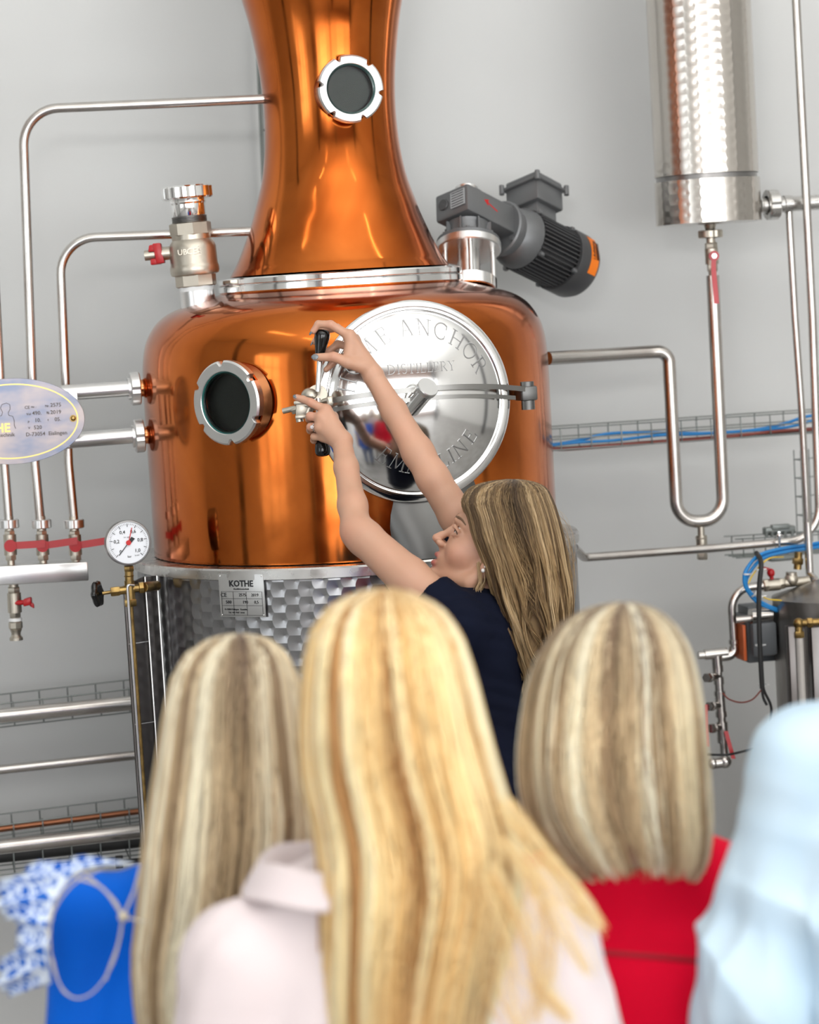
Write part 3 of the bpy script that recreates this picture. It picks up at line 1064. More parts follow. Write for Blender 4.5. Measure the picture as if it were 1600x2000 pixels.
g.build('tap_handle', M['red'], dv)

# two big horizontal pipes with union nuts into the pot
for (x0, y0, x1, y1, nx, lab) in ((120, 768, 262, 758, 264, 'upper thick polished steel pipe joining the pot left side with a union nut'),
                                  (120, 862, 268, 850, 272, 'lower thick polished steel pipe joining the pot left side with a union nut')):
    yb = -0.02
    pA, pB = PY(x0, y0, yb), PY(x1, y1, yb)
    d = unit(pB - pA)
    t = thing('inlet_pipe', pA, lab, 'pipe')
    r = prad(15.5, pA)
    G().cyl(pA, pB, r, 28).build('tube', M['satin'], t)
    g = G()
    nn = PY(nx, y1 + 1, yb)
    union_nut(g, nn, d, prad(33, pA), prad(19, pA), 4)
    g.cyl(nn - d * prad(14, pA), nn, prad(22, pA), 28)
    g.build('union_nut', M['satin'], t)
    e = nn + d * 0.09
    g = G()
    g.lathe([(prad(17, pA), 0), (prad(17, pA), 0.018), (prad(20, pA), 0.022), (prad(17, pA), 0.028), (prad(17, pA), 0.09)], nn, d, 28)
    g.build('pipe_stub', M['copper_trim'], t)

# oval name plate
pc = PY(24, 823, -0.075)
pn_ = np.array([0, -1.0, 0])
ovx = unit(PY(124, 818, -0.075) - pc)
ovy = np.cross(pn_, ovx)
if ovy[2] < 0:
    ovy = -ovy
ov = thing('oval_name_plate', pc, 'oval bluish metal maker plate with gold lettering fixed on the inlet pipes', 'name plate')
A_, B_ = prad(141, pc), prad(84, pc)
g = G()
n = 96
pts, faces = [], []
for (s, o_) in ((0.0, 0), (1 - 0.006, 0), (1, 0.0015), (1, 0.004), (0, 0.004)):
    for k in range(n):
        a = 2 * math.pi * k / n
        pts.append(pc + ovx * A_ * s * math.cos(a) + ovy * B_ * s * math.sin(a) - pn_ * o_)
faces = [(i * n + k, i * n + (k + 1) % n, (i + 1) * n + (k + 1) % n, (i + 1) * n + k) for i in range(4) for k in range(n)]
g.add(pts, faces)
g.build('plate', M['plate'], ov)
ring_ = [pc + ovx * A_ * 0.90 * math.cos(2 * math.pi * k / 96) + ovy * B_ * 0.86 * math.sin(2 * math.pi * k / 96) + pn_ * 0.0008 for k in range(97)]
g = G()
g.strip(ring_, pn_, 0.0012, 0.0028, Z)
def onp(px, py):
    return PY(px, py, -0.0765)
text_geo(g, 'KOTHE', onp(-20, 838), ovx, ovy, 0.028, bold=0.0008, align='CENTER')
g.build('gold_print', M['gold'], ov, smooth=0)
g = G()
for (s_, x_, y_, z_) in (('CE', 53, 796, .008), ('Nr. :', 66, 795, .005), ('Nr. :', 94, 793, .006), ('2575', 109, 791, .010), ('Vol', 56, 809, .006), ('490.', 72, 807, .010), ('Bj.', 94, 806, .006),
                         ('2019', 109, 805, .010), ('p', 56, 823, .006), ('10.', 74, 821, .010), ('t', 94, 820, .006), ('05.', 113, 819, .010), ('V', 57, 836, .006), ('520', 74, 835, .010),
                         ('D-73054  Eislingen', 91, 847, .010), ('Destillationstechnik', -14, 851, .010)):
    text_geo(g, s_, onp(x_, y_), ovx, ovy, z_ * 1.25, bold=0.00012)
# outline of a small still
still_line = [(3, 812), (5, 805), (1, 797), (4, 790), (12, 787), (19, 790), (20, 799), (16, 806), (17, 811), (25, 813), (28, 822), (28, 831), (31, 837)]
g.tube([onp(x, y) for x, y in still_line], 0.0006, 6)
still_line2 = [(3, 812), (-8, 813), (-12, 822), (-12, 834)]
g.tube([onp(x, y) for x, y in still_line2], 0.0006, 6)
g.build('engraved_print', M['engrave'], ov, smooth=0)
G().ball(onp(143, 817), 0.006, 16, (1, 0.6, 1)).lathe([(0.0005, 0.0005), (0.008, 0.0), (0.008, 0.002)], onp(143, 817), pn_, 20).build('fixing_stud', M['brass'], ov)
g = G()
g.box(PY(140, 776, -0.060), (0.025, 0.026, 0.025), bevel=0.001)
g.build('bracket', M['satin'], ov)
g = G()
g.box(PY(125, 864, -0.060), (0.025, 0.026, 0.025), bevel=0.001)
g.build('bracket', M['satin'], ov)

# nickel ball valve on the shoulder
bA, bB = PY(389, 607, -0.02), PY(363, 362, -0.02)
bax = unit(bB - bA)
bL = np.linalg.norm(bB - bA)
bv = thing('ball_valve', bA, 'large nickel ball valve with slotted cap nut and red tap, on pot shoulder', 'valve')
def bz(py):
    return bA + bax * bL * (607 - py) / (607 - 362)
s_ = prad(1, bA)
G().cyl(bz(640), bz(566), 34 * s_, 40).lathe([(34 * s_, 0), (41 * s_, -0.012), (44 * s_, -0.024)], bz(600), bax, 40).build('weld_stub', M['satin'], bv)
G().cyl(bz(568), bz(553), 34.5 * s_, 40).build('sealing_tape', M['ptfe'], bv)
g = G()
g.hexn(bz(560), bz(520), 40 * s_, 8, 0.06)
g.lathe([(38 * s_, 0), (46 * s_, 0.003), (48 * s_, 0.010), (48 * s_, 0.020), (47 * s_, 0.024), (46 * s_, 0.028), (46 * s_, 0.066), (43 * s_, 0.076), (38 * s_, 0.084), (38 * s_, 0.1)], bz(538), bax, 48)
g.hexn(bz(460), bz(434), 41 * s_, 8, 0.08)
vb = g.build('valve_body', M['nickel'], bv, 30)
g = G()
bx = unit(R0 + Z * 0.05)
fr = bz(492) - A0 * (46.3 * s_)
text_geo(g, 'CE', fr + bx * 0.002, bx, bax, 0.020, 0.001)
text_geo(g, '1320', fr + bx * 0.019 + A0 * 0.003, bax, -bx, 0.013, 0.001)
text_geo(g, 'UB', fr - bx * 0.020 + A0 * 0.002, bx, bax, 0.018, 0.001)
g.build('cast_marks', M['nickel'], vb, smooth=0)
g = G()
for k in range(5):
    g.lathe([(33.5 * s_, 0), (35 * s_, 0.0015), (33.5 * s_, 0.003)], bz(436) + bax * 0.0035 * k, bax, 32)
g.cyl(bz(440), bz(424), 33 * s_, 32)
g.build('thread', M['darksteel'], bv)
g = G()
g.lathe([(31 * s_, 0), (33 * s_, 0.004), (33.5 * s_, 0.03), (36 * s_, 0.034), (35 * s_, 0.042), (29 * s_, 0.048)], bz(424), bax, 40)
g.build('upper_sleeve', M['chrome'], bv)
g = G()
union_nut(g, bz(376), bax, 50 * s_, 25 * s_, 6)
g.lathe([(28 * s_, 0), (1e-5, 0)], bz(366), bax, 32)
g.build('cap_nut', M['chrome'], bv)
hx = -R0 - Z * 0.05
hp = bz(489) + hx * 44 * s_
g = G()
g.cyl(hp, hp + hx * 20 * s_, 13 * s_, 20).cyl(hp + hx * 30 * s_, hp + hx * 50 * s_, 10 * s_, 20)
g.build('stem', M['nickel'], vb)
g = G()
g.box(hp + hx * 22 * s_ + Z * 0.002, (16 * s_, 40 * s_, 26 * s_), (hx, Z + 0.15 * hx, A0), 0.003)
g.box(hp + hx * 30 * s_ + Z * 14 * s_ * 0.9, (22 * s_, 14 * s_, 22 * s_), (hx, Z - .2 * hx, A0), 0.003)
g.box(hp + hx * 28 * s_ - Z * 15 * s_ * 0.9, (22 * s_, 12 * s_, 20 * s_), (hx, Z, A0), 0.003)
g.build('tap_handle', M['red'], bv)

# ------------------------------------------------------------------ gear motor of the agitator
GY = 0.12
gb = PY(915, 485, GY)
U_ = unit(Z * math.cos(R(25)) + A0 * math.sin(R(25)) + R0 * 0.035)
Mx = unit(R0 * 0.80 + A0 * 1.0 - Z * 0.0)
Mx = unit(Mx - U_ * (Mx @ U_))
Nx = np.cross(U_, Mx)
if Nx @ A0 > 0:
    Nx = -Nx
mot = thing('gear_motor', gb, 'grey agitator gear motor with cooling fins and orange label, behind the neck', 'motor')
q_ = prad(1, gb)      # one pixel in metres there
d_ = gb
ml = Matrix.Identity(3)
def L_(m, n, u):
    return gb + Mx * (m * 1.07 if m > 0 else m) * q_ + Nx * n * q_ + U_ * u * q_
FL = 0
g = G()
g.cyl(L_(0, 0, -90), L_(0, 0, 10), 22 * q_, 32)
for k in range(4):
    a = R(45 + 90 * k)
    g.cyl(L_(46 * math.cos(a), 46 * math.sin(a), -75), L_(46 * math.cos(a), 46 * math.sin(a), 5), 5 * q_, 12)
g.lathe([(1e-5, 0), (62 * q_, 0), (64 * q_, 2 * q_), (64 * q_, 15 * q_), (62 * q_, 17 * q_)], L_(0, 0, -8), U_, 56)
g.build('mounting_flange', M['satin'], mot)
g = G()
fb = PY(928, 538, GY - 0.02)
g.lathe([(1e-5, 0.0), (52 * q_, 0.0), (54 * q_, 2 * q_), (54 * q_, 24 * q_), (50 * q_, 26 * q_), (1e-5, 26 * q_)], L_(0, 0, -96), U_, 56)
g.build('base_flange', M['chrome'], mot)
g = G()
g.lathe([(1e-5, 0), (62 * q_, 0), (62 * q_, 6 * q_), (58 * q_, 9 * q_), (40 * q_, 10 * q_), (38 * q_, 32 * q_), (42 * q_, 40 * q_)], L_(0, 0, 9), U_, 48)
for k in range(6):
    a = R(20 + 60 * k)
    g.cyl(L_(52 * math.cos(a), 52 * math.sin(a), 14), L_(52 * math.cos(a), 52 * math.sin(a), 23), 4 * q_, 8)
for k in range(8):
    a = R(22 + 45 * k)
    g.box(L_(42 * math.cos(a), 42 * math.sin(a), 34), (10 * q_, 3 * q_, 30 * q_), (Mx * math.cos(a) + Nx * math.sin(a), -Mx * math.sin(a) + Nx * math.cos(a), U_))
g.box(L_(26, 0, 82), (150 * q_, 84 * q_, 58 * q_), (Mx, Nx, U_), 5 * q_)
g.lathe([(34 * q_, 0), (34 * q_, 8 * q_), (30 * q_, 12 * q_), (22 * q_, 12 * q_)], L_(0, 0, 108), U_, 40)
g.build('gearbox', M['motor'], mot)
G().lathe([(22 * q_, 0), (22 * q_, 14 * q_), (19 * q_, 16 * q_), (16 * q_, 16 * q_), (16 * q_, 4 * q_), (1e-5, 4 * q_)], L_(0, 0, 117), U_, 36).build('hollow_shaft', M['satin'], mot)
g = G()
g.box(L_(-49.4, 18, 84), (1.5 * q_, 36 * q_, 34 * q_), (Mx, Nx, U_))
gp = g.build('rating_label', M['gearplate'], mot)
g = G()
for k in range(6):
    g.box(L_(-50.4, 18, 98 - k * 5.4), (0.8 * q_, 30 * q_, 1.2 * q_), (Mx, Nx, U_))
g.build('label_print', M['ink'], gp, smooth=0)
G().lathe([(1e-5, 1.6 * q_), (11 * q_, 1.6 * q_), (12 * q_, 0)], L_(-48.8, -20, 84), -Mx, 28).build('plug', M['motor_dark'], mot)
g = G()
s0 = 42.3
g.add([L_(40, s0, 82), L_(8, s0, 92.5), L_(8, s0, 89.5), L_(40, s0, 79)], [(0, 1, 2, 3)])
g.add([L_(2, s0, 92.5), L_(16, s0, 97), L_(13, s0, 90), L_(14, s0, 82)], [(0, 1, 2, 3)])
g.build('red_arrow', M['red_ink'], mot, smooth=0)
tag(bpy.data.objects[g and 'red_arrow'], 'small red direction arrow painted on the gearbox')
ma = 78   # motor axis height
g = G()
g.lathe([(1e-5, 0), (55 * q_, 0), (58 * q_, 3 * q_), (58 * q_, 10 * q_), (52 * q_, 16 * q_), (50 * q_, 30 * q_), (54 * q_, 34 * q_), (62 * q_, 60 * q_), (62 * q_, 72 * q_)], L_(88, 0, ma), Mx, 56)
for k in range(4):
    a = R(45 + 90 * k)
    g.cyl(L_(84, 50 * math.cos(a), ma + 50 * math.sin(a)), L_(100, 50 * math.cos(a), ma + 50 * math.sin(a)), 5 * q_, 8)
g.build('motor_flange', M['motor'], mot)
g = G()
g.cyl(L_(150, 0, ma), L_(266, 0, ma), 52 * q_, 40)
g.build('stator', M['motor_dark'], mot)
fin = None
for k in range(44):
    a = 2 * math.pi * k / 44
    if 60 < math.degrees(a) < 120:
        continue
    dv_, tv_ = Nx * math.cos(a) + U_ * math.sin(a), -Nx * math.sin(a) + U_ * math.cos(a)
    G().box(L_(208, 0, ma) + dv_ * 57 * q_, (112 * q_, 15 * q_, 2.4 * q_), (Mx, dv_, tv_)).build('cooling_fin', M['motor_dark'], mot, smooth=0)
for k in range(4):
    a = R(45 + 90 * k)
    for mm in (160, 258):
        g2 = G()
        g2.box(L_(mm, 66 * math.cos(a), ma + 66 * math.sin(a)), (10 * q_, 8 * q_, 8 * q_), (Mx, Nx, U_), q_)
        g2.build('mounting_lug', M['motor'], mot)
g = G()
g.lathe([(60 * q_, 0), (68 * q_, 0), (69 * q_, 3 * q_), (69 * q_, 50 * q_), (64 * q_, 62 * q_), (52 * q_, 68 * q_), (1e-5, 68 * q_)], L_(262, 0, ma), Mx, 56)
g.build('fan_cover', M['motor_dark'], mot)
# orange label wrapped on the fan cover
cols = 14
pts, faces = [], []
for i in range(cols + 1):
    a = R(-38 + 72 * i / cols)
    for mm in (288, 311):
        pts.append(L_(mm, 69.6 * math.cos(a), ma + 69.6 * math.sin(a)))
faces = [(2 * i, 2 * i + 1, 2 * i + 3, 2 * i + 2) for i in range(cols)]
g = G()
g.add(pts, faces)
lab = g.build('orange_label', M['orange'], mot, fix=False)
g = G()
a = R(4)
e_r = Nx * math.cos(a) + U_ * math.sin(a)
e_t = -Nx * math.sin(a) + U_ * math.cos(a)
text_geo(g, '! Achtung', L_(295, 0, ma) + e_r * 70.6 * q_, e_t, -Mx, 11 * q_, 0.0003, bold=0.0002)
for k in range(4):
    g.box(L_(302 + k * 2.2, 0, ma) + e_r * 70.4 * q_, (40 * q_, 0.7 * q_, 0.8 * q_), (e_t, Mx, e_r))
g.build('label_print', M['ink'], lab, smooth=0)
# junction box, standing upright on the stator
jc = PY(1062, 350, GY + 0.19)
ju = unit(U_)
jm = unit(Mx - ju * (Mx @ ju))
jn = np.cross(ju, jm)
jb = L_(206, -4, ma + 9)
def J_(m, n, u):
    return jb + jm * m * q_ + jn * n * q_ + ju * u * q_
g = G()
g.box(J_(0, 0, 62), (62 * q_, 62 * q_, 40 * q_), (jm, jn, ju), 3 * q_)
g.build('box_neck', M['motor'], mot)
g = G()
g.box(J_(0, 0, 100), (84 * q_, 84 * q_, 46 * q_), (jm, jn, ju), 5 * q_)
g.build('junction_box', M['motor'], mot)
g = G()
g.box(J_(0, 0, 124), (96 * q_, 96 * q_, 7 * q_), (jm, jn, ju), 3 * q_)
g.box(J_(0, 0, 133), (84 * q_, 84 * q_, 14 * q_), (jm, jn, ju), 5 * q_)
for sx_ in (-1, 1):
    for sy_ in (-1, 1):
        g.cyl(J_(47 * sx_, 47 * sy_, 114), J_(47 * sx_, 47 * sy_, 134), 5.5 * q_, 12)
g.build('box_lid', M['motor'], mot)
g = G()
g.box(J_(14, 14, 150), (34 * q_, 14 * q_, 26 * q_), (R0, A0, U_), 2 * q_)
g.build('cable_gland', M['rubber'], mot)

# ------------------------------------------------------------------ pressure gauge on a brass cross
GP = -0.30
gc = PY(251, 1060, GP)
ga = thing('pressure_gauge', PY(253, 1140, GP), 'round white dial pressure gauge on brass cross fitting with black handwheel', 'gauge')
gn = unit(unit(CAM - gc) + 0.16 * R0 - 0.02 * Z)
s_ = prad(1, gc)
gx = unit(R0 - gn * (R0 @ gn) + Z * 0.02)
gy = np.cross(gn, gx)
gy = gy if gy[2] > 0 else -gy
case = G().lathe([(1e-5, -30 * s_), (42 * s_, -30 * s_), (44 * s_, -27 * s_), (44.5 * s_, -2 * s_), (43.5 * s_, 1 * s_), (41 * s_, 1.5 * s_), (40.5 * s_, -1 * s_)], gc, gn, 64).build('case', M['darksteel'], ga)
G().lathe([(1e-5, -0.8 * s_), (41 * s_, -0.8 * s_)], gc, gn, 64).build('dial', M['dial'], ga, smooth=0)
g = G()
def dpt(r, deg, off=0.3):
    a = R(deg)
    return gc + gx * r * s_ * math.sin(a) + gy * r * s_ * math.cos(a) + gn * off * s_
for k in range(51):
    a = -135 + 270 * k / 50
    l0 = 31 if k % 5 == 0 else 34.5
    e = gx * math.sin(R(a)) + gy * math.cos(R(a))
    g.box((dpt(l0, a) + dpt(37.5, a)) / 2, ((37.5 - l0) * s_, (1.1 if k % 5 == 0 else 0.5) * s_, 0.3 * s_), (e, np.cross(gn, e), gn))
for k, tx_ in enumerate(('0', '0,2', '0,4', '0,6', '0,8', '1,0')):
    a = -135 + 54 * k
    text_geo(g, tx_, dpt(23.5, a), gx, gy, 9.5 * s_, 0.0002, bold=0.0001)
text_geo(g, 'bar', gc - gy * 27 * s_ + gn * 0.3 * s_, gx, gy, 6 * s_, 0.0002)
text_geo(g, 'EN 837', gc - gy * 26 * s_ + gx * 15 * s_ + gn * 0.3 * s_, gx, gy, 3 * s_, 0.0002)
text_geo(g, '1,6  mbar', gc + gy * 11 * s_ + gn * 0.3 * s_ - gx * 2 * s_, gx, gy, 3.5 * s_, 0.0002)
a0, a1 = dpt(0, 0, 1.0), dpt(31, -139, 1.0)
g.strip([a0, a1], np.cross(gn, a1 - a0), 1.6 * s_, 0.4 * s_, gn)
g.add([dpt(2, -40, .9), dpt(13, 30, .9), dpt(15, 62, .9), dpt(5, 110, .9)], [(0, 1, 2, 3)])
g.build('dial_print', M['ink'], ga, smooth=0)
g = G()
g.cyl(dpt(0, 0, 0.5), dpt(0, 0, 2.5), 5 * s_, 20)
a0, a1 = dpt(0, 0, 1.4), dpt(30, 17, 1.4)
g.strip([a0, a1], np.cross(gn, a1 - a0), 1.7 * s_, 0.4 * s_, gn)
g.build('red_pointer', M['red_ink'], ga, smooth=0)
g = G()
def gp_(x, y, o_=0.0):
    return PY(x, y, GP + 0.015 + o_)
g.hexn(gp_(251.5, 1105), gp_(252, 1116), 10.5 * s_).cyl(gp_(252, 1116), gp_(252.5, 1136), 8.5 * s_, 20).lathe([(9 * s_, 0), (10 * s_, 1 * s_), (9 * s_, 2 * s_)], gp_(252, 1126), Z, 20)
g.cyl(gp_(252.5, 1134), gp_(255, 1172), 10 * s_, 20).hexn(gp_(254.5, 1170), gp_(255.5, 1184), 13 * s_)
g.cyl(gp_(200, 1159), gp_(225, 1155), 3.5 * s_, 12).hexn(gp_(216, 1156), gp_(234, 1154), 10 * s_).cyl(gp_(232, 1154), gp_(262, 1150), 8 * s_, 16)
g.cyl(gp_(262, 1149), gp_(275, 1148), 8 * s_, 16).hexn(gp_(271, 1148), gp_(281, 1147), 12 * s_).cyl(gp_(280, 1147, .0), gp_(306, 1144, .06), 10 * s_, 20)
g.build('brass_cross', M['brass'], ga)
hw = gp_(190, 1160)
g = G()
hax = unit(gp_(225, 1155) - gp_(200, 1159) + A0 * -0.012)
cols = 60
a_, b_, _ = frame_of(hax)
pts = []
pr = ((1e-4, -7), (20, -6), (24, -3), (26, 0), (24, 5), (18, 7), (1e-4, 5))
for rr, hh in pr:
    for k in range(cols):
        an = 2 * math.pi * k / cols
        q = rr * (1 + 0.075 * math.cos(6 * an)) * s_
        pts.append(hw + hax * hh * s_ + a_ * q * math.cos(an) + b_ * q * math.sin(an))
faces = [(i * cols + k, i * cols + (k + 1) % cols, (i + 1) * cols + (k + 1) % cols, (i + 1) * cols + k) for i in range(len(pr) - 1) for k in range(cols)]
g.add(pts, faces)
g.build('handwheel', M['black'], ga, 60)

# casing with the level tube left of the jacket
cs = thing('level_gauge_casing', PY(285, 1600, -0.22), 'tall dark steel casing with level tube, left of the patterned jacket', 'casing')
def cy(x, y, o_=0.0):
    return PY(x, y, -0.25 + o_)
def panel(quad, thick, m, name):
    P = [np.asarray(q) for q in quad]
    nn = unit(np.cross(P[1] - P[0], P[3] - P[0]))
    if nn @ FWD < 0:
        nn = -nn
    g = G()
    g.add([*P, *[q + nn * thick for q in P]], [(0, 1, 2, 3), (7, 6, 5, 4), (0, 4, 5, 1), (1, 5, 6, 2), (2, 6, 7, 3), (3, 7, 4, 0)])
    return g.build(name, m, cs, smooth=0)
def down(x, y, o_, zz=0.35):
    p = cy(x, y, o_).copy()
    p[2] = zz
    return p
panel([cy(242, 1145, .0), cy(282, 1126, .04), down(282, 1126, .04), down(242, 1145, .0)], 0.004, M['casing'], 'casing_panel')
panel([cy(284, 1127, .04), cy(306, 1124, .06), down(306, 1124, .06), down(284, 1127, .04)], 0.004, M['casing'], 'casing_panel')
panel([cy(242, 1145, .0), cy(250, 1128, .12), down(250, 1128, .12), down(242, 1145, .0)], 0.003, M['casing'], 'casing_side')
for (x, y, o_) in ((283, 1126, .036), (306, 1124, .045)):
    p0, p1 = cy(x, y, o_), down(x, y, o_)
    G().box((p0 + p1) / 2, (0.003, 0.006, np.linalg.norm(p0 - p1)), bevel=0.001).build('casing_edge', M['satin'], cs)
for yy in (1258, 1415):
    a_, b_ = cy(244 + (yy - 1145) * .075, yy, -.002), cy(283 + (yy - 1126) * .072, yy - 6, .036)
    G().box((a_ + b_) / 2, (np.linalg.norm(b_ - a_), 0.002, 0.002), (b_ - a_, np.cross(Z, b_ - a_), Z)).build('joint', M['satin'], cs, smooth=0)
p0 = cy(256, 1178, -.02)
p1 = p0.copy(); p1[2] = 0.4
G().cyl(p0, p1, 0.0045, 12).build('level_tube', M['brass'], cs)
p0 = [cy(262, 1143, -.05), cy(250, 1142, -.055), cy(249, 1150, -.055)]
p1 = p0[-1].copy(); p1[2] = 0.4
G().tube(bend([*p0, p1], 0.006), 0.0028, 10).build('guard_rod', M['satin'], cs)

# ------------------------------------------------------------------ condenser and right pipework
CY = 0.22
cx_ = lambda y: 1360 + (y) * 0.066
cd = thing('condenser', PY(1388, 435, CY), 'hanging cylindrical condenser of dimpled steel, upper right', 'condenser')
rc = prad(101, PY(1385, 350, CY))
cz = lambda y: PY(cx_(y), y, CY)[2]
CO = np.array([float(np.mean([PY(cx_(y), y, CY)[0] for y in (0, 435)])), CY, 0])
z1, z2, z3, zt = cz(436), cz(352), cz(342), cz(-420)
g = G()
g.lathe([(rc, z2 + 0.001), (rc, zt - 0.3 + 0.3)], CO, Z, 128, uvs=True, hint=[0.3, 1, 0])
g.v[0][:, 2][g.v[0][:, 2] < z3] = z3
g.build('upper_shell', M['condenser'], cd, fix=False)
g = G()
g.lathe([(rc + 0.002, z1), (rc + 0.002, z2)], CO, Z, 128, uvs=True, hint=[0.3, 1, 0])
g.build('lower_shell', M['condenser'], cd, fix=False)
G().lathe([(rc + 0.002, z2), (rc - 0.004, z2 + 0.001), (rc - 0.005, z3 - 0.001), (rc, z3)], CO, Z, 96).build('groove', M['darksteel'], cd)
G().lathe([(rc + 0.002, z1), (rc - 0.004, z1 - 0.001), (1e-5, z1 - 0.004)], CO, Z, 96).build('bottom_plate', M['steel'], cd)
G().lathe([(1e-5, zt + 0.02), (rc, zt)], CO, Z, 96).build('top_plate', M['steel'], cd)
# valve below
vv = thing('drain_valve', PY(1389, 445, CY), 'nickel ball valve with long faded red lever under the dimpled condenser', 'valve')
def vy(y, o_=0.0):
    return PY(1387 + (y - 440) * 0.055, y, CY + o_)
s_ = prad(1, vy(460))
g = G()
g.cyl(vy(432), vy(450), 14 * s_, 20, 9 * s_).cyl(vy(448), vy(480), 9 * s_, 20)
g.hexn(vy(474), vy(488), 12.5 * s_).cyl(vy(486), vy(516), 13 * s_, 20).hexn(vy(514), vy(530), 10.5 * s_).cyl(vy(528), vy(544), 8 * s_, 16)
vb = g.build('valve_body', M['nickel'], vv)
g = G()
union_nut(g, vy(457), Z, 24 * s_, 15 * s_, 4)
g.build('union_nut', M['nickel'], vb)
piv = PY(1394, 500, CY - 0.02)
g = G()
g.cyl(piv + A0 * 0.015, piv - A0 * 0.012, 10 * s_, 20)
e = PY(1400, 593, CY - 0.045)
g.strip(spline([piv - A0 * 0.008, PY(1394, 525, CY - 0.03), PY(1397, 560, CY - 0.04), e], 4), R0, 9.5 * s_, 3 * s_, A0)
lv = g.build('lever', M['lever_red'], vv)
G().cyl(piv - A0 * 0.010, piv - A0 * 0.016, 5.5 * s_, 6).build('lever_nut', M['satin'], lv)
# u-bend
PX_ = CY
ub = [vy(538), PY(1395, 600, PX_), PY(1414, 1016, PX_), PY(1323, 1020, PX_), PY(1306, 686, PX_), PY(1262, 688, PX_), PY(1071, 700, PX_ - 0.12)]
pipe(ub, 12.8, [0, 0.056, 0.056, 0.052, 0], 'thick steel U bend pipe hanging from the condenser valve and returning to the pot', name='u_bend_pipe', m='pipe')
udr = thing('drain_fitting', PY(1370, 1060, PX_), 'small threaded drain fitting below the U bend', 'fitting')
g = G()
g.cyl(PY(1369, 1025, PX_), PY(1370, 1050, PX_), 7 * s_, 16).cyl(PY(1370, 1046, PX_), PY(1371, 1066, PX_), 11 * s_, 20).lathe([(11 * s_, 0), (12.5 * s_, 0.002), (11 * s_, 0.004)], PY(1370, 1052, PX_), Z, 20)
g.cyl(PY(1371, 1062, PX_), PY(1372, 1084, PX_), 9 * s_, 16).hexn(PY(1372, 1080, PX_), PY(1372, 1093, PX_), 10.5 * s_)
g.build('fitting_body', M['nickel'], udr)
# side outlet of the condenser
so = thing('side_outlet_pipe', PY(1500, 400, CY), 'horizontal steel pipe with union nut leaving the condenser to the right', 'pipe')
s_ = prad(1, PY(1500, 400, CY))
d = unit(PY(1600, 394, CY) - PY(1500, 401, CY))
g = G()
g.lathe([(16 * s_, 0), (14 * s_, 12 * s_), (14 * s_, 16 * s_)], PY(1484, 402, CY), d, 28).cyl(PY(1490, 402, CY), PY(1700, 388, CY), 15 * s_, 28)
g.lathe([(15 * s_, 0), (17 * s_, 1 * s_), (17 * s_, 17 * s_), (15 * s_, 18 * s_)], PY(1530, 399, CY), d, 28)
g.build('tube', M['steel'], so)
g = G()
union_nut(g, PY(1508, 400, CY), d, 30 * s_, 22 * s_, 4)
g.build('union_nut', M['steel'], so)
pipe([PY(1541, 405, CY), PY(1553, 620, CY), PY(1566, 800, CY), PY(1578, 1030, CY)], 7.2, 0, 'slim steel pipe dropping from the condenser side outlet, behind the cable tray')
pipe([PY(1548, -140, CY - .05), PY(1587, 620, CY - .05), PY(1602, 1052, CY - .05), PY(1380, 1072, CY - .05), PY(1141, 1089, CY - .12), PY(1122, 1070, CY - .22)], 8.3, [0, 0.085, 0, 0.02], 'long steel pipe down the right edge, bending left into the jacket')

# ------------------------------------------------------------------ wire trays and cables
def tray(name, a, b, hgt, dep, nx, label, wire=0.0018, group=None, mid=True):
    """basket of wires from a to b (front bottom edge), hgt high, dep deep"""
    t = thing(name, a, label, 'cable tray', group)
    a, b = np.asarray(a), np.asarray(b)
    back = np.array([0, 1.0, 0]) * dep
    up = Z * hgt
    lines = [a, a + up, a + back, a + back + up, a + back * 0.33, a + back * 0.66]
    if mid:
        lines += [a + up * 0.5, a + back + up * 0.5]
    for l in lines:
        G().cyl(l, l + (b - a), wire, 8).build('long_wire', M['zinc'], t)
    proto = None
    inn = back * 0.10
    for k in range(nx + 1):
        p = (b - a) * (k + 0.35) / (nx + 0.7)
        if proto is None:
            path = [a + up + inn * 1.0 + p, a + up * 0.97 + p, a + p, a + back + p, a + back + up * 0.97 + p, a + back + up - inn + p]
            proto = G().tube(bend(path, 0.006, 3), wire, 6).build('cross_wire', M['zinc'], t)
            k0 = p
        else:
            o = proto.copy()
            C.objects.link(o)
            o.location = Vector((p - k0).tolist())
            o.parent = t
            ROOT[o.name] = ROOT[t.name]
    return t
ta, tb = PY(1076, 880, 0.36), PY(1640, 842, 0.36)
tray('cable_tray', ta, tb, 0.056, 0.12, 9, 'galvanised wire cable tray with blue cables crossing the U bend')
def cable(pts, r, m, label, group=None, name='cable'):
    g = G()
    g.tube(spline(pts, 8), r, 10)
    o = g.build(name, M[m], None, 60)
    return tag(o, label, 'cable', group)
yb = 0.40
cable([PY(1066, 866, yb), PY(1082, 868, yb), PY(1130, 860, yb), PY(1190, 847, yb), PY(1270, 845, yb), PY(1380, 846, yb), PY(1470, 840, yb), PY(1530, 828, yb), PY(1570, 815, yb), PY(1620, 806, yb)], 0.0042, 'blue_cable', 'upper blue cable lying in the galvanised tray beside the pot', name='blue_cable')
cable([PY(1072, 870, yb - .02), PY(1130, 864, yb - .02), PY(1200, 860, yb - .02), PY(1290, 850, yb - .02), PY(1360, 848, yb - .02), PY(1450, 842, yb - .02), PY(1540, 834, yb - .02), PY(1620, 812, yb - .02)], 0.0040, 'blue_cable', 'lower blue cable lying in the galvanised tray beside the pot', name='blue_cable')
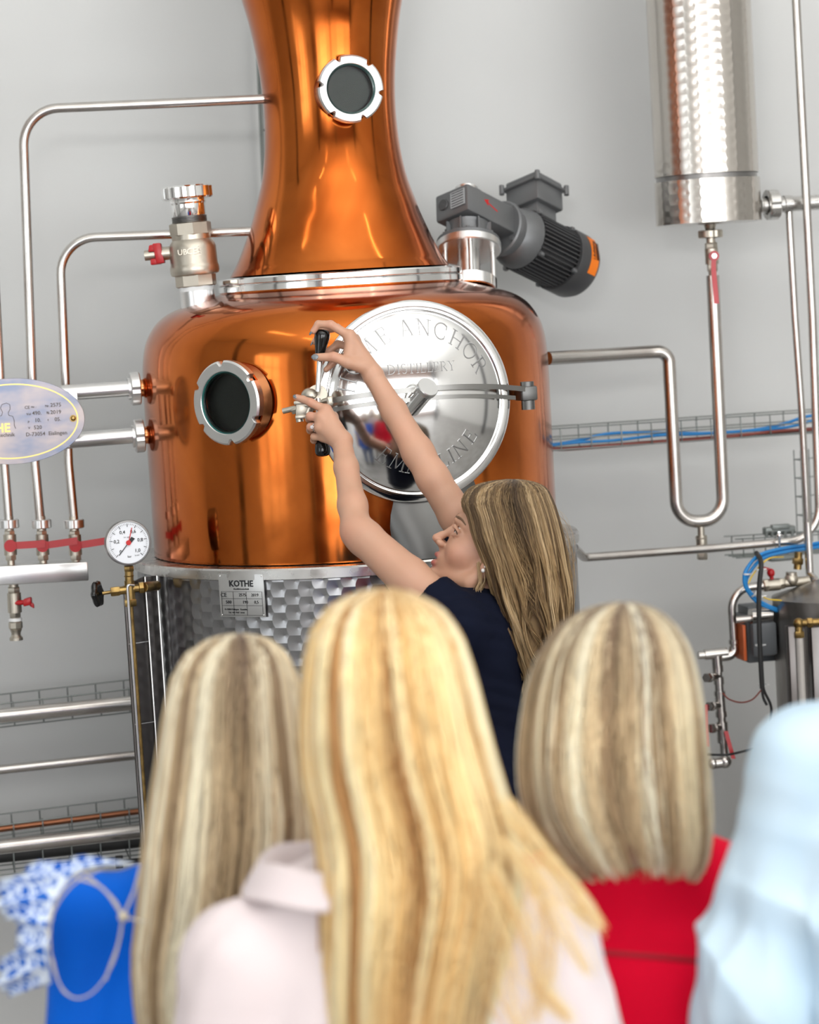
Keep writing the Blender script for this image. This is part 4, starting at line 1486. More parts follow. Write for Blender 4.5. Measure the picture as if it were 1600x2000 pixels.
cable([PY(1066, 868, yb + .02), PY(1090, 877, yb + .02), PY(1160, 873, yb + .02), PY(1300, 862, yb + .02), PY(1450, 850, yb + .02), PY(1560, 840, yb + .02), PY(1620, 836, yb + .02)], 0.0055, 'brown_cable', 'thick red-brown cable along the bottom of the tray beside the pot', name='red_brown_cable')
cable([PY(1068, 872, yb - .03), PY(1100, 878, yb - .03), PY(1220, 868, yb - .03), PY(1380, 858, yb - .03), PY(1520, 842, yb - .03), PY(1620, 838, yb - .03)], 0.0040, 'brown_cable', 'thinner red-brown cable along the front of the tray beside the pot', name='red_brown_cable')
# upright wire tray at the right edge
va, vb_ = PY(1572, 880, 0.40), PY(1580, 1062, 0.40)
t = thing('upright_cable_tray', va, 'upright narrow wire tray at the right edge below the level tray', 'cable tray')
for k, dx in enumerate((-0.012, 0.008, 0.03, 0.055)):
    for dyy in ((0.0, 0.05) if k in (0, 3) else (0.05,)):
        G().cyl(va + np.array([dx, dyy, 0]), vb_ + np.array([dx, dyy, 0]), 0.0018, 8).build('long_wire', M['zinc'], t)
for k in range(5):
    p = va + (vb_ - va) * (k + .5) / 5
    G().tube([p + np.array([-.012, 0, 0]), p + np.array([-.012, .05, 0]), p + np.array([.055, .05, 0]), p + np.array([.055, 0, 0])], 0.0017, 6).build('cross_wire', M['zinc'], t)
# low small tray with junction box behind the bottom pipe
ta, tb = PY(1438, 1090, 0.33), PY(1640, 1078, 0.33)
tray('short_cable_tray', ta, tb, 0.050, 0.09, 4, 'short wire tray behind the bending pipe, lower right', mid=False)
jx = thing('pipe_clamp', PY(1500, 1050, .3), 'zinc clamp bracket with bolts holding the bending pipe to short tray', 'clamp')
g = G()
g.box(PY(1522, 1036, .37), (0.085, 0.03, 0.022), bevel=0.004).box(PY(1524, 1029, .36), (0.05, 0.02, 0.014), bevel=0.003).box(PY(1530, 1088, .36), (0.08, 0.03, 0.018), bevel=0.003)
for xx_ in (1498, 1508, 1520, 1534, 1548):
    g.cyl(PY(xx_, 1038, .345), PY(xx_, 1050, .345), 0.0045, 10)
g.build('bracket', M['zinc'], jx)
g = G()
for (bx_, by_) in ((1522, 1046), (1522, 1076)):
    g.ball(PY(bx_, by_, .135), 0.0065, 14)
g.cyl(PY(1522, 1040, .14), PY(1523, 1082, .14), 0.0035, 10)
g.cyl(PY(1522, 1041, .14), PY(1522, 1041, .36), 0.0035, 10)
g.build('clamp_bolts', M['chrome'], jx)
# blue loop
yl = 0.02
for k, (dx, dyy, rr) in enumerate(((0, 0, .0046), (6, 7, .0044), (-4, 5, .0042))):
    cable([PY(1640 + dx, 1052 + dyy, .25), PY(1590 + dx, 1062 + dyy, .22), PY(1525 + dx, 1072 + dyy, .12), PY(1484 + dx, 1084 + dyy, .04), PY(1463 + dx, 1105 + dyy, yl), PY(1455 + dx * .4, 1128 + dyy, yl), PY(1462 + dx * .3, 1152 + dyy * .6, yl), PY(1486 + dx, 1175 + dyy * .6, yl), PY(1520, 1190 + dyy * .5, yl), PY(1560, 1192 + dyy * .6, yl), PY(1640, 1190 + dyy, yl)], rr, 'blue_cable',
          ['outermost blue cable of the loop by the right tank', 'inner blue cable of the loop by the right tank', 'leftmost thin blue cable of the loop by the right tank'][k], 'looped blue cables', 'blue_cable')
cable([PY(1530, 1088, .08), PY(1505, 1090, .0), PY(1486, 1104, -.01), PY(1470, 1124, -.01), PY(1462, 1140, -.01)], 0.0018, 'yellow_cable', 'thin yellow wire curving along the top of the blue loop', name='yellow_wire')
cable([PY(1478, 1158, .0), PY(1500, 1170, -.01), PY(1525, 1173, -.01), PY(1552, 1181, .0)], 0.0018, 'yellow_cable', 'thin yellow wire along the bottom of the blue loop', name='yellow_wire')
cable([PY(1478, 1080, .05), PY(1487, 1100, -.02), PY(1483, 1150, -.03), PY(1483, 1220, -.03), PY(1486, 1290, -.03), PY(1489, 1345, -.03)], 0.0062, 'rubber', 'thick black cable bundle hanging in front of the grey actuator', name='black_cable')
cable([PY(1489, 1335, -.03), PY(1494, 1352, -.03), PY(1505, 1375, -.03), PY(1507, 1395, -.03), PY(1503, 1425, -.02)], 0.0034, 'rubber', 'thin black cable tail below the actuator', name='black_cable')
cable([PY(1488, 1340, -.03), PY(1491, 1362, -.03), PY(1498, 1377, -.03)], 0.0034, 'rubber', 'short cut black cable end below the actuator', name='black_cable')
cable([PY(1412, 1354, .05), PY(1425, 1366, .03), PY(1448, 1372, 0), PY(1470, 1366, -.02), PY(1487, 1348, -.03)], 0.0020, 'brown_cable', 'thin pinkish brown wire sagging between pipe run and black bundle', name='brown_wire')
cable([PY(1380, 1474, .03), PY(1420, 1474, .03), PY(1450, 1468, .0), PY(1500, 1455, -.0)], 0.0030, 'rubber', 'thin black hose crossing behind the short red lever', name='black_hose')
for k, (x, y) in enumerate(((1459, 1121), (1472, 1160), (1556, 1180), (1484, 1112), (1483, 1260), (1490, 1338), (1484, 1164))):
    g = G()
    c = PY(x, y, -.02 if x > 1475 and x < 1495 else yl)
    ax = unit(PY(x + (20 if y in (1160, 1180) else 0), y + 20, 0) - PY(x, y, 0))
    g.lathe([(0.0095, -0.002), (0.0105, -0.002), (0.0105, 0.002), (0.0095, 0.002), (0.0095, -0.002)], c, ax, 20)
    g.box(c + R0 * 0.013, (0.008, 0.003, 0.003))
    o = g.build('cable_tie', M['ptfe'], None)
    tag(o, ['white cable tie round the left side of the blue loop', 'white cable tie low on the blue loop', 'white cable tie at the blue loop near the tank', 'white cable tie high on the black bundle',
            'white cable tie half way down the black bundle', 'white cable tie at the foot of the black bundle', 'white cable tie where blue loop meets black bundle'][k], 'cable tie', 'white cable ties')

# tank at the right edge
YT = 0.02
tc = PY(1650, 1300, YT)
tk = thing('small_tank', (tc[0], tc[1], 0), 'dark steel tank with conical top at the right edge', 'tank')
rt = prad(134, tc)
zt1, zt0 = PY(1516, 1172, YT)[2], PY(1526, 1172, YT)[2]
TO = np.array([tc[0], tc[1], 0])
G().lathe([(rt, 0.25), (rt, zt1 - 0.004)], TO, Z, 64).build('tank_shell', M['tank'], tk)
G().lathe([(rt + 0.002, zt1 - 0.004), (rt + 0.002, zt1 + 0.001), (rt * 0.95, zt1 + 0.004), (0.04, zt1 + 0.045), (1e-4, zt1 + 0.046)], TO, Z, 64).build('tank_cone', M['tank'], tk)
for k in range(3):
    a = R(30 + 120 * k)
    p = TO + np.array([math.cos(a), math.sin(a), 0]) * rt * 0.8
    G().cyl(p, p + Z * 0.3, 0.015, 12).build('leg', M['steel'], tk)
for (x0, x1) in ((1532, 1572), (1577, 1640)):
    a, b = PY(x0, 1222, YT - rt * .86), PY(x1, 1220, YT - rt * .98)
    c = (a + b) / 2
    c[2] -= 0.22
    g = G()
    g.box(c, (abs(b[0] - a[0]), 0.03, 0.44), bevel=0.003)
    g.build('level_window', M['casing'], tk)
g = G()
e0 = PY(1560, 1217, YT - rt * 1.02)
g.ball(e0, 0.013, 16).cyl(e0, e0 + R0 * 0.08, 0.009, 16).cyl(e0, e0 - Z * 0.03, 0.009, 16).hexn(e0 + R0 * .02, e0 + R0 * .034, 0.013).hexn(e0 - Z * .02, e0 - Z * .036, 0.0125)
g.build('brass_elbow', M['brass'], tk)
p0 = e0 - Z * .03
G().cyl(p0, p0 - Z * 0.35, 0.010, 16).build('level_tube', M['plexi'], tk)
pipe([PY(1577, 1020, .1), PY(1582, 1122, .1), PY(1596, 1136, .06), PY(1640, 1150, .04)], 8, [0.01, 0.01], 'short steel riser entering the conical top of the right tank')
# pipe run with ball valve in front of the tank top
rv = thing('pipe_run', PY(1440, 1200, .08), 'steel pipe run with elbow, small ball valve and red tap beside right tank', 'pipe')
s_ = prad(1, PY(1440, 1200, .08))
def ry(x, y, o_=0.0):
    return PY(x, y, .08 + o_)
G().tube(bend([ry(1435, 1275), ry(1427, 1150), ry(1520, 1141)], 0.055), 8.0 * s_, 18).build('bent_tube', M['pipe'], rv)
g = G()
g.hexn(ry(1490, 1144), ry(1500, 1143), 13 * s_).cyl(ry(1498, 1143), ry(1522, 1141), 12 * s_, 18).hexn(ry(1518, 1141), ry(1532, 1139), 11.5 * s_).ball(ry(1546, 1132), 14 * s_, 18).cyl(ry(1530, 1139), ry(1580, 1134), 9 * s_, 18)
g.cyl(ry(1546, 1132), ry(1546, 1118), 11 * s_, 16)
g.build('valve_body', M['nickel'], rv)
G().ball(ry(1506, 1119), 8 * s_, 14, (1, 1, 1.1)).box(ry(1498, 1111), (14 * s_, 3 * s_, 6 * s_), (R0 - .3 * Z, A0, Z), s_).cyl(ry(1507, 1122), ry(1508, 1134), 4 * s_, 12).build('tap_handle', M['red'], rv)
G().cyl(ry(1558, 1112, .03), ry(1560, 1078, .03), 8 * s_, 14).hexn(ry(1558, 1102, .03), ry(1559, 1090, .03), 11 * s_).build('brass_nipple', M['brass'], rv)
g = G()
g.lathe([(9 * s_, 0), (10.5 * s_, 1 * s_), (10.5 * s_, 8 * s_), (9 * s_, 9 * s_)], ry(1434, 1258), Z, 18)
g.tube(bend([ry(1434, 1262), ry(1436, 1280), ry(1408, 1283)], 0.02), 10 * s_, 16)
g.cyl(ry(1376, 1279), ry(1420, 1274), 10.5 * s_, 18).cyl(ry(1364, 1280), ry(1380, 1279), 8 * s_, 14)
g.cyl(ry(1400, 1280), ry(1402, 1305), 10.5 * s_, 18)
yv = 1300
for (y0, y1, r_) in ((1300, 1312, 11), (1312, 1326, 8), (1322, 1336, 10.5), (1336, 1352, 9), (1350, 1358, 11.5), (1358, 1392, 10), (1390, 1400, 11.5), (1400, 1412, 8.5), (1410, 1420, 11.5), (1420, 1444, 11.5), (1440, 1450, 12), (1450, 1486, 8)):
    xa_ = 1402 + (y0 - 1300) * .075
    xb_ = 1402 + (y1 - 1300) * .075
    g.cyl(ry(xa_, y0), ry(xb_, y1), r_ * s_, 18)
g.ball(ry(1416, 1487), 14 * s_, 18).cyl(ry(1416, 1488), ry(1390, 1492), 11 * s_, 16).ball(ry(1392, 1491), 12 * s_, 16)
for yy in (1321, 1377, 1420):
    xb_ = 1402 + (yy - 1300) * .075
    g.cyl(ry(xb_, yy), ry(xb_ - 20, yy + 2, -.02), 7.5 * s_, 14).hexn(ry(xb_ - 16, yy + 2, -.015), ry(xb_ - 24, yy + 3, -.03), 10 * s_)
g.build('fittings', M['pipe'], rv)
g = G()
g.strip([ry(1418, 1428, -.03), ry(1424, 1450, -.035), ry(1433, 1482, -.04)], R0, 8 * s_, 3 * s_, A0)
g.build('lever', M['red'], rv)
g = G()
g.strip([ry(1379, 1376, -.03), ry(1380, 1420, -.035), ry(1382, 1458, -.04)], R0, 6 * s_, 3 * s_, A0)
g.build('lever', M['lever_red'], rv)
# grey actuator
ac = thing('valve_actuator', PY(1480, 1240, .03), 'grey plastic valve actuator with orange edge behind the black cable bundle', 'actuator')
g = G()
g.box(PY(1484, 1242, .12), (78 * s_, 70 * s_, 94 * s_), bevel=0.006).box(PY(1492, 1248, .03), (50 * s_, 20 * s_, 66 * s_), bevel=0.008).box(PY(1474, 1192, .12), (50 * s_, 60 * s_, 24 * s_), bevel=0.004).box(PY(1490, 1282, .10), (40 * s_, 30 * s_, 16 * s_), bevel=0.004)
g.build('housing', M['actuator'], ac)
G().box(PY(1444, 1252, .08), (6 * s_, 66 * s_, 70 * s_), bevel=0.001).build('orange_edge', mat('orange_plastic', (0.6, 0.12, 0.03), 0, 0.5), ac)
G().cyl(PY(1438, 1211, .05), PY(1470, 1208, .04), 7.5 * s_, 16).cyl(PY(1466, 1204, .04), PY(1506, 1200, .04), 15 * s_, 20).build('pipe_stub', M['pipe'], ac)

# ------------------------------------------------------------------ lower left pipes and trays
YB = 0.30
def extend(a, b):
    return a + (a - b) * 1.3
pipe([extend(PY(-80, 1406, YB), PY(330, 1366, YB)), PY(330, 1366, YB)], 14.5, 0, 'topmost of three thick horizontal steel pipes at lower left, in the upper tray')
pipe([extend(PY(-80, 1512, YB), PY(330, 1468, YB)), PY(330, 1468, YB)], 9.0, 0, 'slim horizontal steel pipe between the two lower left trays')
pipe([extend(PY(-80, 1663, YB - .05), PY(330, 1617, YB - .05)), PY(330, 1617, YB - .05)], 14.5, 0, 'lowest thick horizontal steel pipe at lower left')
pipe([extend(PY(-80, 1630, YB + .14), PY(330, 1577, YB + .14)), PY(330, 1577, YB + .14)], 6.0, 0, 'thin copper pipe above the lowest horizontal steel pipe', name='copper_pipe', m='old_copper')
pipe([extend(PY(-80, 1402, YB + .19), PY(330, 1368, YB + .19)), PY(330, 1368, YB + .19)], 5.0, 0, 'slim pipe hidden behind the topmost lower left pipe')
ta, tb = extend(PY(-80, 1430, YB + .06), PY(330, 1382, YB + .06)), PY(330, 1382, YB + .06)
tray('wall_cable_tray', ta, tb, 0.058, 0.16, 16, 'wire tray behind the topmost thick pipe at lower left', mid=False)
g = G(); g.box((ta + tb) / 2 + np.array([0, .08, .008]), (np.linalg.norm(tb - ta), 0.02, 0.012), (tb - ta, np.array([0, 1, 0]), Z), 0.003)
tag(g.build('red_brown_cable', M['brown_cable'], None), 'flat red-brown cable lying in the upper lower-left tray', 'cable')
ta, tb = extend(PY(-80, 1665, YB + .1), PY(330, 1612, YB + .1)), PY(330, 1612, YB + .1)
tray('wall_cable_tray', ta, tb, 0.055, 0.14, 16, 'wire tray just behind the lowest thick pipe at lower left', mid=False)
ta, tb = extend(PY(-80, 1718, YB - .02), PY(330, 1672, YB - .02)), PY(330, 1672, YB - .02)
tray('wall_cable_tray', ta, tb, 0.055, 0.16, 16, 'lowest wire tray at lower left, under the thick pipe', mid=False)
g = G(); g.tube([ta + np.array([0, .08, .03]), tb + np.array([0, .08, .03])], 0.018, 12)
tag(g.build('black_cable', M['rubber'], None), 'thick black cable lying in the lowest lower-left tray', 'cable')
kn = thing('small_valve', PY(232, 1686, YB - .1), 'small black knobbed valve just above the blue top, lower left', 'valve')
g = G(); g.cyl(PY(226, 1684, YB - .1), PY(240, 1683, YB - .1), 0.016, 20); g.cyl(PY(240, 1683, YB - .1), PY(300, 1678, YB - .08), 0.006, 12)
g.build('knob_body', M['rubber'], kn)
# thin conduit on the wall behind the neck
g = G()
for k, (dx) in enumerate((0, 5)):
    g.cyl(PY(500 + dx, 60, WY - .03), PY(520 + dx * .6, 520, WY - .03), 0.003, 8)
for k in range(6):
    g.cyl(PY(506 + k * 3.2, 130 + k * 62, WY - .03), PY(514 + k * 3.2, 130 + k * 62, WY - .03), 0.003, 8)
tag(g.build('wall_wire_ladder', M['zinc'], None), 'thin upright wire ladder on the wall behind the copper neck', 'cable ladder')

# ------------------------------------------------------------------ people
def attr_mat(name, rough, **kw):
    m = mat(name, (1, 1, 1), 0, rough, **kw)
    nt = m.node_tree
    a = N(nt, 'ShaderNodeVertexColor', layer_name='Col')
    nt.links.new(a.outputs[0], nt.nodes['Principled BSDF'].inputs['Base Color'])
    return m
M['skin'] = attr_mat('skin', 0.48, Subsurface_Weight=0.12, Subsurface_Scale=0.01)
M['skin'].node_tree.nodes['Principled BSDF'].inputs['Subsurface Radius'].default_value = (1.0, 0.35, 0.2)
noise_bump(M['skin'], 260, 0.12, 0.001)
M['hair'] = attr_mat('hair', 0.45)
M['hair'].node_tree.nodes['Principled BSDF'].inputs['Specular IOR Level'].default_value = 0.3
M['eye_white'] = mat('eye_white', (0.62, 0.6, 0.58), 0, 0.15)
M['iris'] = mat('iris', (0.06, 0.05, 0.04), 0, 0.1)
M['lash'] = mat('lash', (0.02, 0.013, 0.01), 0, 0.6)
M['brow'] = mat('eyebrow', (0.16, 0.09, 0.05), 0, 0.7)
M['mouth'] = mat('mouth_inside', (0.05, 0.012, 0.012), 0, 0.5)
M['nail'] = mat('grey_nail_polish', (0.18, 0.20, 0.22), 0.5, 0.22)
M['pearl'] = mat('pearl', (0.85, 0.83, 0.8), 0.1, 0.15)
M['gem'] = mat('diamond_ring', (0.85, 0.85, 0.87), 1, 0.08)
M['trousers'] = mat('dark_trousers', (0.02, 0.022, 0.03), 0, 0.8)
M['jeans'] = mat('blue_jeans', (0.05, 0.09, 0.2), 0, 0.8)
M['beige'] = mat('beige_trousers', (0.42, 0.36, 0.28), 0, 0.8)
M['shoe'] = mat('dark_shoe', (0.03, 0.025, 0.02), 0, 0.4)

def head_sdf(S, c, f, u, sd, sc=1.0, hi=True):
    """c: point between the eyes' level and the skull's axis; f forward, u up, sd to the person's left"""
    A = (sd, f, u)
    def P(x, y, z):
        return c + (sd * x + f * y + u * z) * sc
    def e(x, y, z, a, b, d, k=0.012, sub=False):
        S.ell(P(x, y, z), np.array([a, b, d]) * sc, A, k, sub)
    e(0, -.020, .030, .073, .090, .080, .01)
    e(0, .038, .036, .058, .042, .052, .02)
    e(0, .028, -.030, .056, .054, .062, .02)
    e(0, .030, -.072, .043, .048, .034, .018)
    for s in (-1, 1):
        S.chain([P(s * .058, -.008, -.035), P(s * .052, .008, -.074), P(0.012 * s, .070, -.098)], [.014 * sc, .013 * sc, .013 * sc], .016)
        e(s * .035, .050, -.034, .024, .025, .024, .018)
    e(0, .072, -.097, .017, .014, .014, .012)
    if not hi:
        S.cone(P(0, .08, .0), P(0, .1, -.032), .009 * sc, .010 * sc, .01)
        return P
    # brow ridge, sockets
    S.chain([P(-.040, .062, .017), P(-.018, .080, .018), P(0, .080, .014), P(.018, .080, .018), P(.040, .062, .017)], [.007, .008, .007, .008, .007], .010)
    for s in (-1, 1):
        e(s * .031, .088, -.002, .017, .014, .012, .008, True)
        e(s * .031, .0655, -.003, .0135, .0125, .0125, .003)
        S.chain([P(s * .017, .078, .003), P(s * .031, .0820, .0052), P(s * .045, .071, .001)], [.0024, .0042, .0028], .004)
        S.chain([P(s * .018, .077, -.007), P(s * .031, .079, -.011), P(s * .044, .071, -.006)], [.002, .0024, .002], .004)
    # nose
    S.chain([P(0, .078, .010), P(0, .086, -.010), P(0, .097, -.026), P(0, .1035, -.034)], [.0065, .0062, .0068, .0085], .008)
    for s in (-1, 1):
        e(s * .0115, .091, -.038, .0070, .0100, .0066, .005)
        e(s * .0065, .095, -.0470, .0026, .004, .0022, .0015, True)
    S.cone(P(0, .083, -.046), P(0, .097, -.041), .006, .004, .006)
    # muzzle and parted lips
    e(0, .062, -.062, .030, .024, .022, .012)
    e(0, .092, -.068, .017, .014, .0036, .003, True)
    S.chain([P(-.021, .073, -.067), P(-.010, .0845, -.0605), P(0, .0875, -.0615), P(.010, .0845, -.0605), P(.021, .073, -.067)], [.0028, .0045, .0045, .0045, .0028], .004)
    S.chain([P(-.021, .073, -.069), P(-.010, .083, -.0765), P(0, .0855, -.0785), P(.010, .083, -.0765), P(.021, .073, -.069)], [.0028, .005, .0055, .005, .0028], .004)
    # ears
    for s in (-1, 1):
        e(s * .072, -.008, -.008, .006, .017, .027, .006)
        e(s * .077, -.006, -.004, .004, .010, .015, .004, True)
        e(s * .072, -.004, -.034, .005, .008, .008, .005)
    return P

SKIN_F = np.array([0.53, 0.295, 0.195])
def body_obj(name, S, parent, base=SKIN_F, paint=None, m='skin', keepf=None, noise_amp=0.03, disp=None, tint=0.05, smooth=0):
    V, tri, q = S.mesh()
    q = orient(V, q)
    for _ in range(smooth):
        acc = np.zeros_like(V); cnt = np.zeros(len(V))
        for a in range(4):
            b = (a + 1) % 4
            np.add.at(acc, q[:, a], V[q[:, b]]); np.add.at(cnt, q[:, a], 1)
            np.add.at(acc, q[:, b], V[q[:, a]]); np.add.at(cnt, q[:, b], 1)
        V = V * 0.5 + 0.5 * acc / cnt[:, None]
    if disp is not None:
        n = vnormals(V, q)
        V = V + n * disp(V)[:, None]
    col = np.tile(base, (len(V), 1))
    col = col * (1 + noise_amp * vnoise(V, 30, 3)[:, None]) 
    col[:, 0] *= 1 + tint * 0.4 * vnoise(V, 60, 5)
    if paint is not None:
        col = paint(V, col)
    keep = keepf(V) if keepf is not None else None
    return mesh_obj(name, V, q, M[m], parent, np.clip(col, 0, 1), keep)

def blend(col, w, c):
    w = np.clip(w, 0, 1)[:, None]
    return col * (1 - w) + np.array(c) * w

def face_parts(P, f, u, sd, parent, look=None, sc=1.0):
    for s in (-1, 1):
        c = P(s * .031, .0668, -.002)
        fw = unit(f + (look if look is not None else 0))
        e = G().ball(c, .0122 * sc, 20).build('eyeball', M['eye_white'], parent, 80)
        G().ball(c + fw * .0080 * sc, .0068 * sc, 16, (1, 1, 0.75), (sd, u, fw)).build('iris', M['iris'], e, 80)
        g = G()
        g.tube(spline([P(s * .0165, .0795, -.001), P(s * .025, .0830, .0035), P(s * .034, .0818, .0038), P(s * .0455, .0735, -.0015), P(s * .049, .071, -.004)], 4), 0.0011, 6)
        g.build('eyelash', M['lash'], parent)
        pts = spline([P(s * .014, .0885, .0175), P(s * .025, .0855, .0225), P(s * .036, .0765, .0235), P(s * .047, .0645, .0185)], 5)
        g = G()
        nn = len(pts)
        g.tube(pts, np.array([0.0020 + 0.0012 * math.sin(math.pi * min(1, (i + 3) / nn)) for i in range(nn)]), 8, flat=0.6)
        g.build('eyebrow', M['brow'], parent)

def face_paint(P, sc=1.0):
    def paint(V, col):
        def d(x, y, z, a):
            return np.exp(-((V - P(x, y, z)) ** 2).sum(1) / (a * a))
        for x in (-.012, -.004, .004, .012):
            col = blend(col, 0.95 * d(x, .088, -.0615, .0066), (0.42, 0.09, 0.09))
            col = blend(col, 0.95 * d(x, .086, -.078, .0072), (0.46, 0.10, 0.10))
        for s in (-1, 1):
            col = blend(col, 0.35 * d(s * .045, .05, -.035, .024), (0.55, 0.20, 0.15))
            col = blend(col, 0.45 * d(s * .031, .082, -.002, .011), (0.33, 0.17, 0.12))
            col = blend(col, 0.4 * d(s * .074, -.008, -.01, .022), (0.52, 0.21, 0.15))
            col = blend(col, 0.55 * d(s * .0065, .096, -.048, .0025), (0.2, 0.07, 0.05))
        col = blend(col, 0.25 * d(0, .105, -.035, .012), (0.57, 0.24, 0.17))
        return col
    return paint

# ---------------- hair
def hermite(xs, ys, x):
    xs, ys = np.asarray(xs, float), np.asarray(ys, float)
    m = np.gradient(ys, xs, axis=0) if ys.ndim == 1 else np.gradient(ys, xs, axis=0)
    i = np.clip(np.searchsorted(xs, x) - 1, 0, len(xs) - 2)
    h = xs[i + 1] - xs[i]
    t = (x - xs[i]) / h
    return ys[i] * (2 * t ** 3 - 3 * t ** 2 + 1) + m[i] * h * (t ** 3 - 2 * t ** 2 + t) + ys[i + 1] * (-2 * t ** 3 + 3 * t ** 2) + m[i + 1] * h * (t ** 3 - t ** 2)

def hair(parent, rows, d0, near, far, tones, n_strands=2600, seg=14, rad=0.0008, clumps=70, wave=0.0, seed=1, power=0.8, frizz=0.004,
         root_dark=(0.2, 0.14, 0.1), root_amt=0.6, root_len=0.12, end_jit=0.05, shell=True, shell_l=0.90, dcurve=None, lay=(0.86, 1.0), cw=.88, name='hair', clump_amt=0.55, tip_in=0.0, crown_x=0.0, root_until=0.12, part=None, shell_end=.985, ph_rng=None, lock=0.018):
    """rows: (y px, left px, right px, thickness factor) from crown to tips, seen by the camera at depth d0; near / far: half thickness in metres"""
    r = np.random.default_rng(seed)
    rows = np.array(rows, float)
    ss = np.concatenate([[0], np.cumsum(np.hypot(np.diff(rows[:, 0]), 0.5 * np.diff((rows[:, 2] - rows[:, 1]) / 2)))])
    ss = ss / ss[-1]
    def env(s):
        y = hermite(ss, rows[:, 0], s); xl = hermite(ss, rows[:, 1], s); xr = hermite(ss, rows[:, 2], s); tf = hermite(ss, rows[:, 3], s)
        return y, (xl + xr) / 2, np.maximum((xr - xl) / 2, 0.5), np.maximum(tf, 0.02)
    def pos(s, ph, l):
        y, cx, w_, tf = env(s)
        sn, cs = np.sin(ph), np.cos(ph)
        X = np.sign(sn) * np.abs(sn) ** power
        Y = np.sign(cs) * np.abs(cs) ** power
        px = cx + X * w_ * l
        t = np.where(Y > 0, Y * near, Y * far) * tf * l
        yy = y + crown_x * 0
        ray = FWD + ((px - 800) / F)[..., None] * IR + ((1000 - yy) / F)[..., None] * IU
        return CAM + ray * (d0 - t)[..., None]
    # clumps
    cph = np.sort(r.uniform(0, 2 * np.pi, clumps))
    ctone = r.random(clumps)
    clay = r.uniform(-1, 1, clumps)
    cwave = r.uniform(0, 6.28, clumps)
    n = n_strands
    ph = r.uniform(*(ph_rng or (0, 2 * np.pi)), n)
    ci = np.abs(((ph[:, None] - cph[None] + np.pi) % (2 * np.pi)) - np.pi).argmin(1)
    dph = ((cph[ci] - ph + np.pi) % (2 * np.pi)) - np.pi
    l0 = r.uniform(*lay, n)
    s0 = r.uniform(0.0, root_until, n) ** 1.0
    s1 = 1.0 - r.random(n) ** 2 * end_jit - 0.04 * (1 - np.abs(clay[ci])) * (end_jit > 0)
    k = seg + 1
    t = np.linspace(0, 1, k)[None]
    s = s0[:, None] + (s1 - s0)[:, None] * t
    amt = clump_amt * np.clip((s - 0.08) * 2.2, 0, 1)
    PH = ph[:, None] + dph[:, None] * amt + frizz * 8 * np.sin(s * r.uniform(4, 14, n)[:, None] + r.uniform(0, 6.28, n)[:, None])
    L = l0[:, None] + lock * clay[ci][:, None] * np.clip(s * 3, 0, 1)
    L = L * (1 - tip_in * np.clip((s - 0.8) / 0.2, 0, 1) ** 2)
    if wave:
        PH = PH + wave * np.sin(s * 15 + cwave[ci][:, None]) * np.clip((s - .3) * 2, 0, 1)
        L = L + wave * 0.5 * np.cos(s * 15 + cwave[ci][:, None]) * np.clip((s - .3) * 2, 0, 1)
    P = pos(s, PH, L)
    P += r.normal(0, frizz * 0.25, (n, 1, 3)) * np.clip(s, 0, 1)[..., None]
    # tubes, three-sided
    T = np.gradient(P, axis=1)
    T /= np.linalg.norm(T, axis=2)[..., None] + 1e-9
    side = np.cross(T, (P - CAM) * np.array([1, 1, 0]) * 0 + FWD)
    side /= np.linalg.norm(side, axis=2)[..., None] + 1e-9
    out = np.cross(side, T)
    rr = rad * (0.7 + 0.6 * r.random(n))[:, None] * np.clip(1.15 - t ** 3, 0.25, 1)
    V = np.stack([P + side * rr[..., None], P - side * rr[..., None], P - out * rr[..., None] * 0.8, ], 2)   # n,k,3,3
    base = (np.arange(n)[:, None, None] * k + np.arange(k - 1)[None, :, None]) * 3
    j = np.arange(3)[None, None]
    j2 = (j + 1) % 3
    quads = np.stack([base + j, base + j2, base + 3 + j2, base + 3 + j], -1).reshape(-1, 4)
    tones = np.array(tones)
    mixv = np.clip(cw * ctone[ci] + (1.05 - cw) * (r.random(n) - .0) + .12 * np.sin(ph * 9 + seed) , 0, 0.9999) * (len(tones) - 1)
    i0 = mixv.astype(int)
    fr = (mixv - i0)[:, None]
    c = tones[i0] * (1 - fr) + tones[i0 + 1] * fr
    c = c * (0.85 + 0.3 * r.random(n))[:, None]
    colr = np.repeat(c[:, None], k, 1)
    rd = root_amt * np.clip(1 - s / root_len, 0, 1) ** 0.8 * (1.15 - .9 * ctone[ci])[:, None]
    if part is not None:
        rd = rd * part(PH)
    colr = colr * (1 - rd[..., None]) + np.array(root_dark) * rd[..., None]
    colv = np.repeat(colr[:, :, None], 3, 2).reshape(-1, 3)
    o = mesh_obj(name, V.reshape(-1, 3), quads, M['hair'], parent, colv)
    if shell:
        m_, kk = 90, 34
        sv = np.linspace(0.0, shell_end, kk)
        pv = np.linspace(0, 2 * np.pi, m_, endpoint=False)
        SS, PP = np.meshgrid(sv, pv, indexing='ij')
        lock_ = 0.005 * np.sin(PP * 23 + 2 * np.sin(SS * 5)) + 0.005 * np.sin(PP * 41)
        LL = shell_l + lock_ * np.clip(SS * 3, 0, 1)
        LL = LL * (1 - tip_in * np.clip((SS - 0.8) / 0.2, 0, 1) ** 2)
        Vs = pos(SS, PP, LL).reshape(-1, 3)
        Vs = Vs - Z * (0.006 * (1 - SS.ravel()))[:, None]
        q = np.array([(i * m_ + a, i * m_ + (a + 1) % m_, (i + 1) * m_ + (a + 1) % m_, (i + 1) * m_ + a) for i in range(kk - 1) for a in range(m_)])
        q = orient(Vs, q)
        idx = np.abs(((pv[:, None] - cph[None] + np.pi) % (2 * np.pi)) - np.pi).argmin(1)
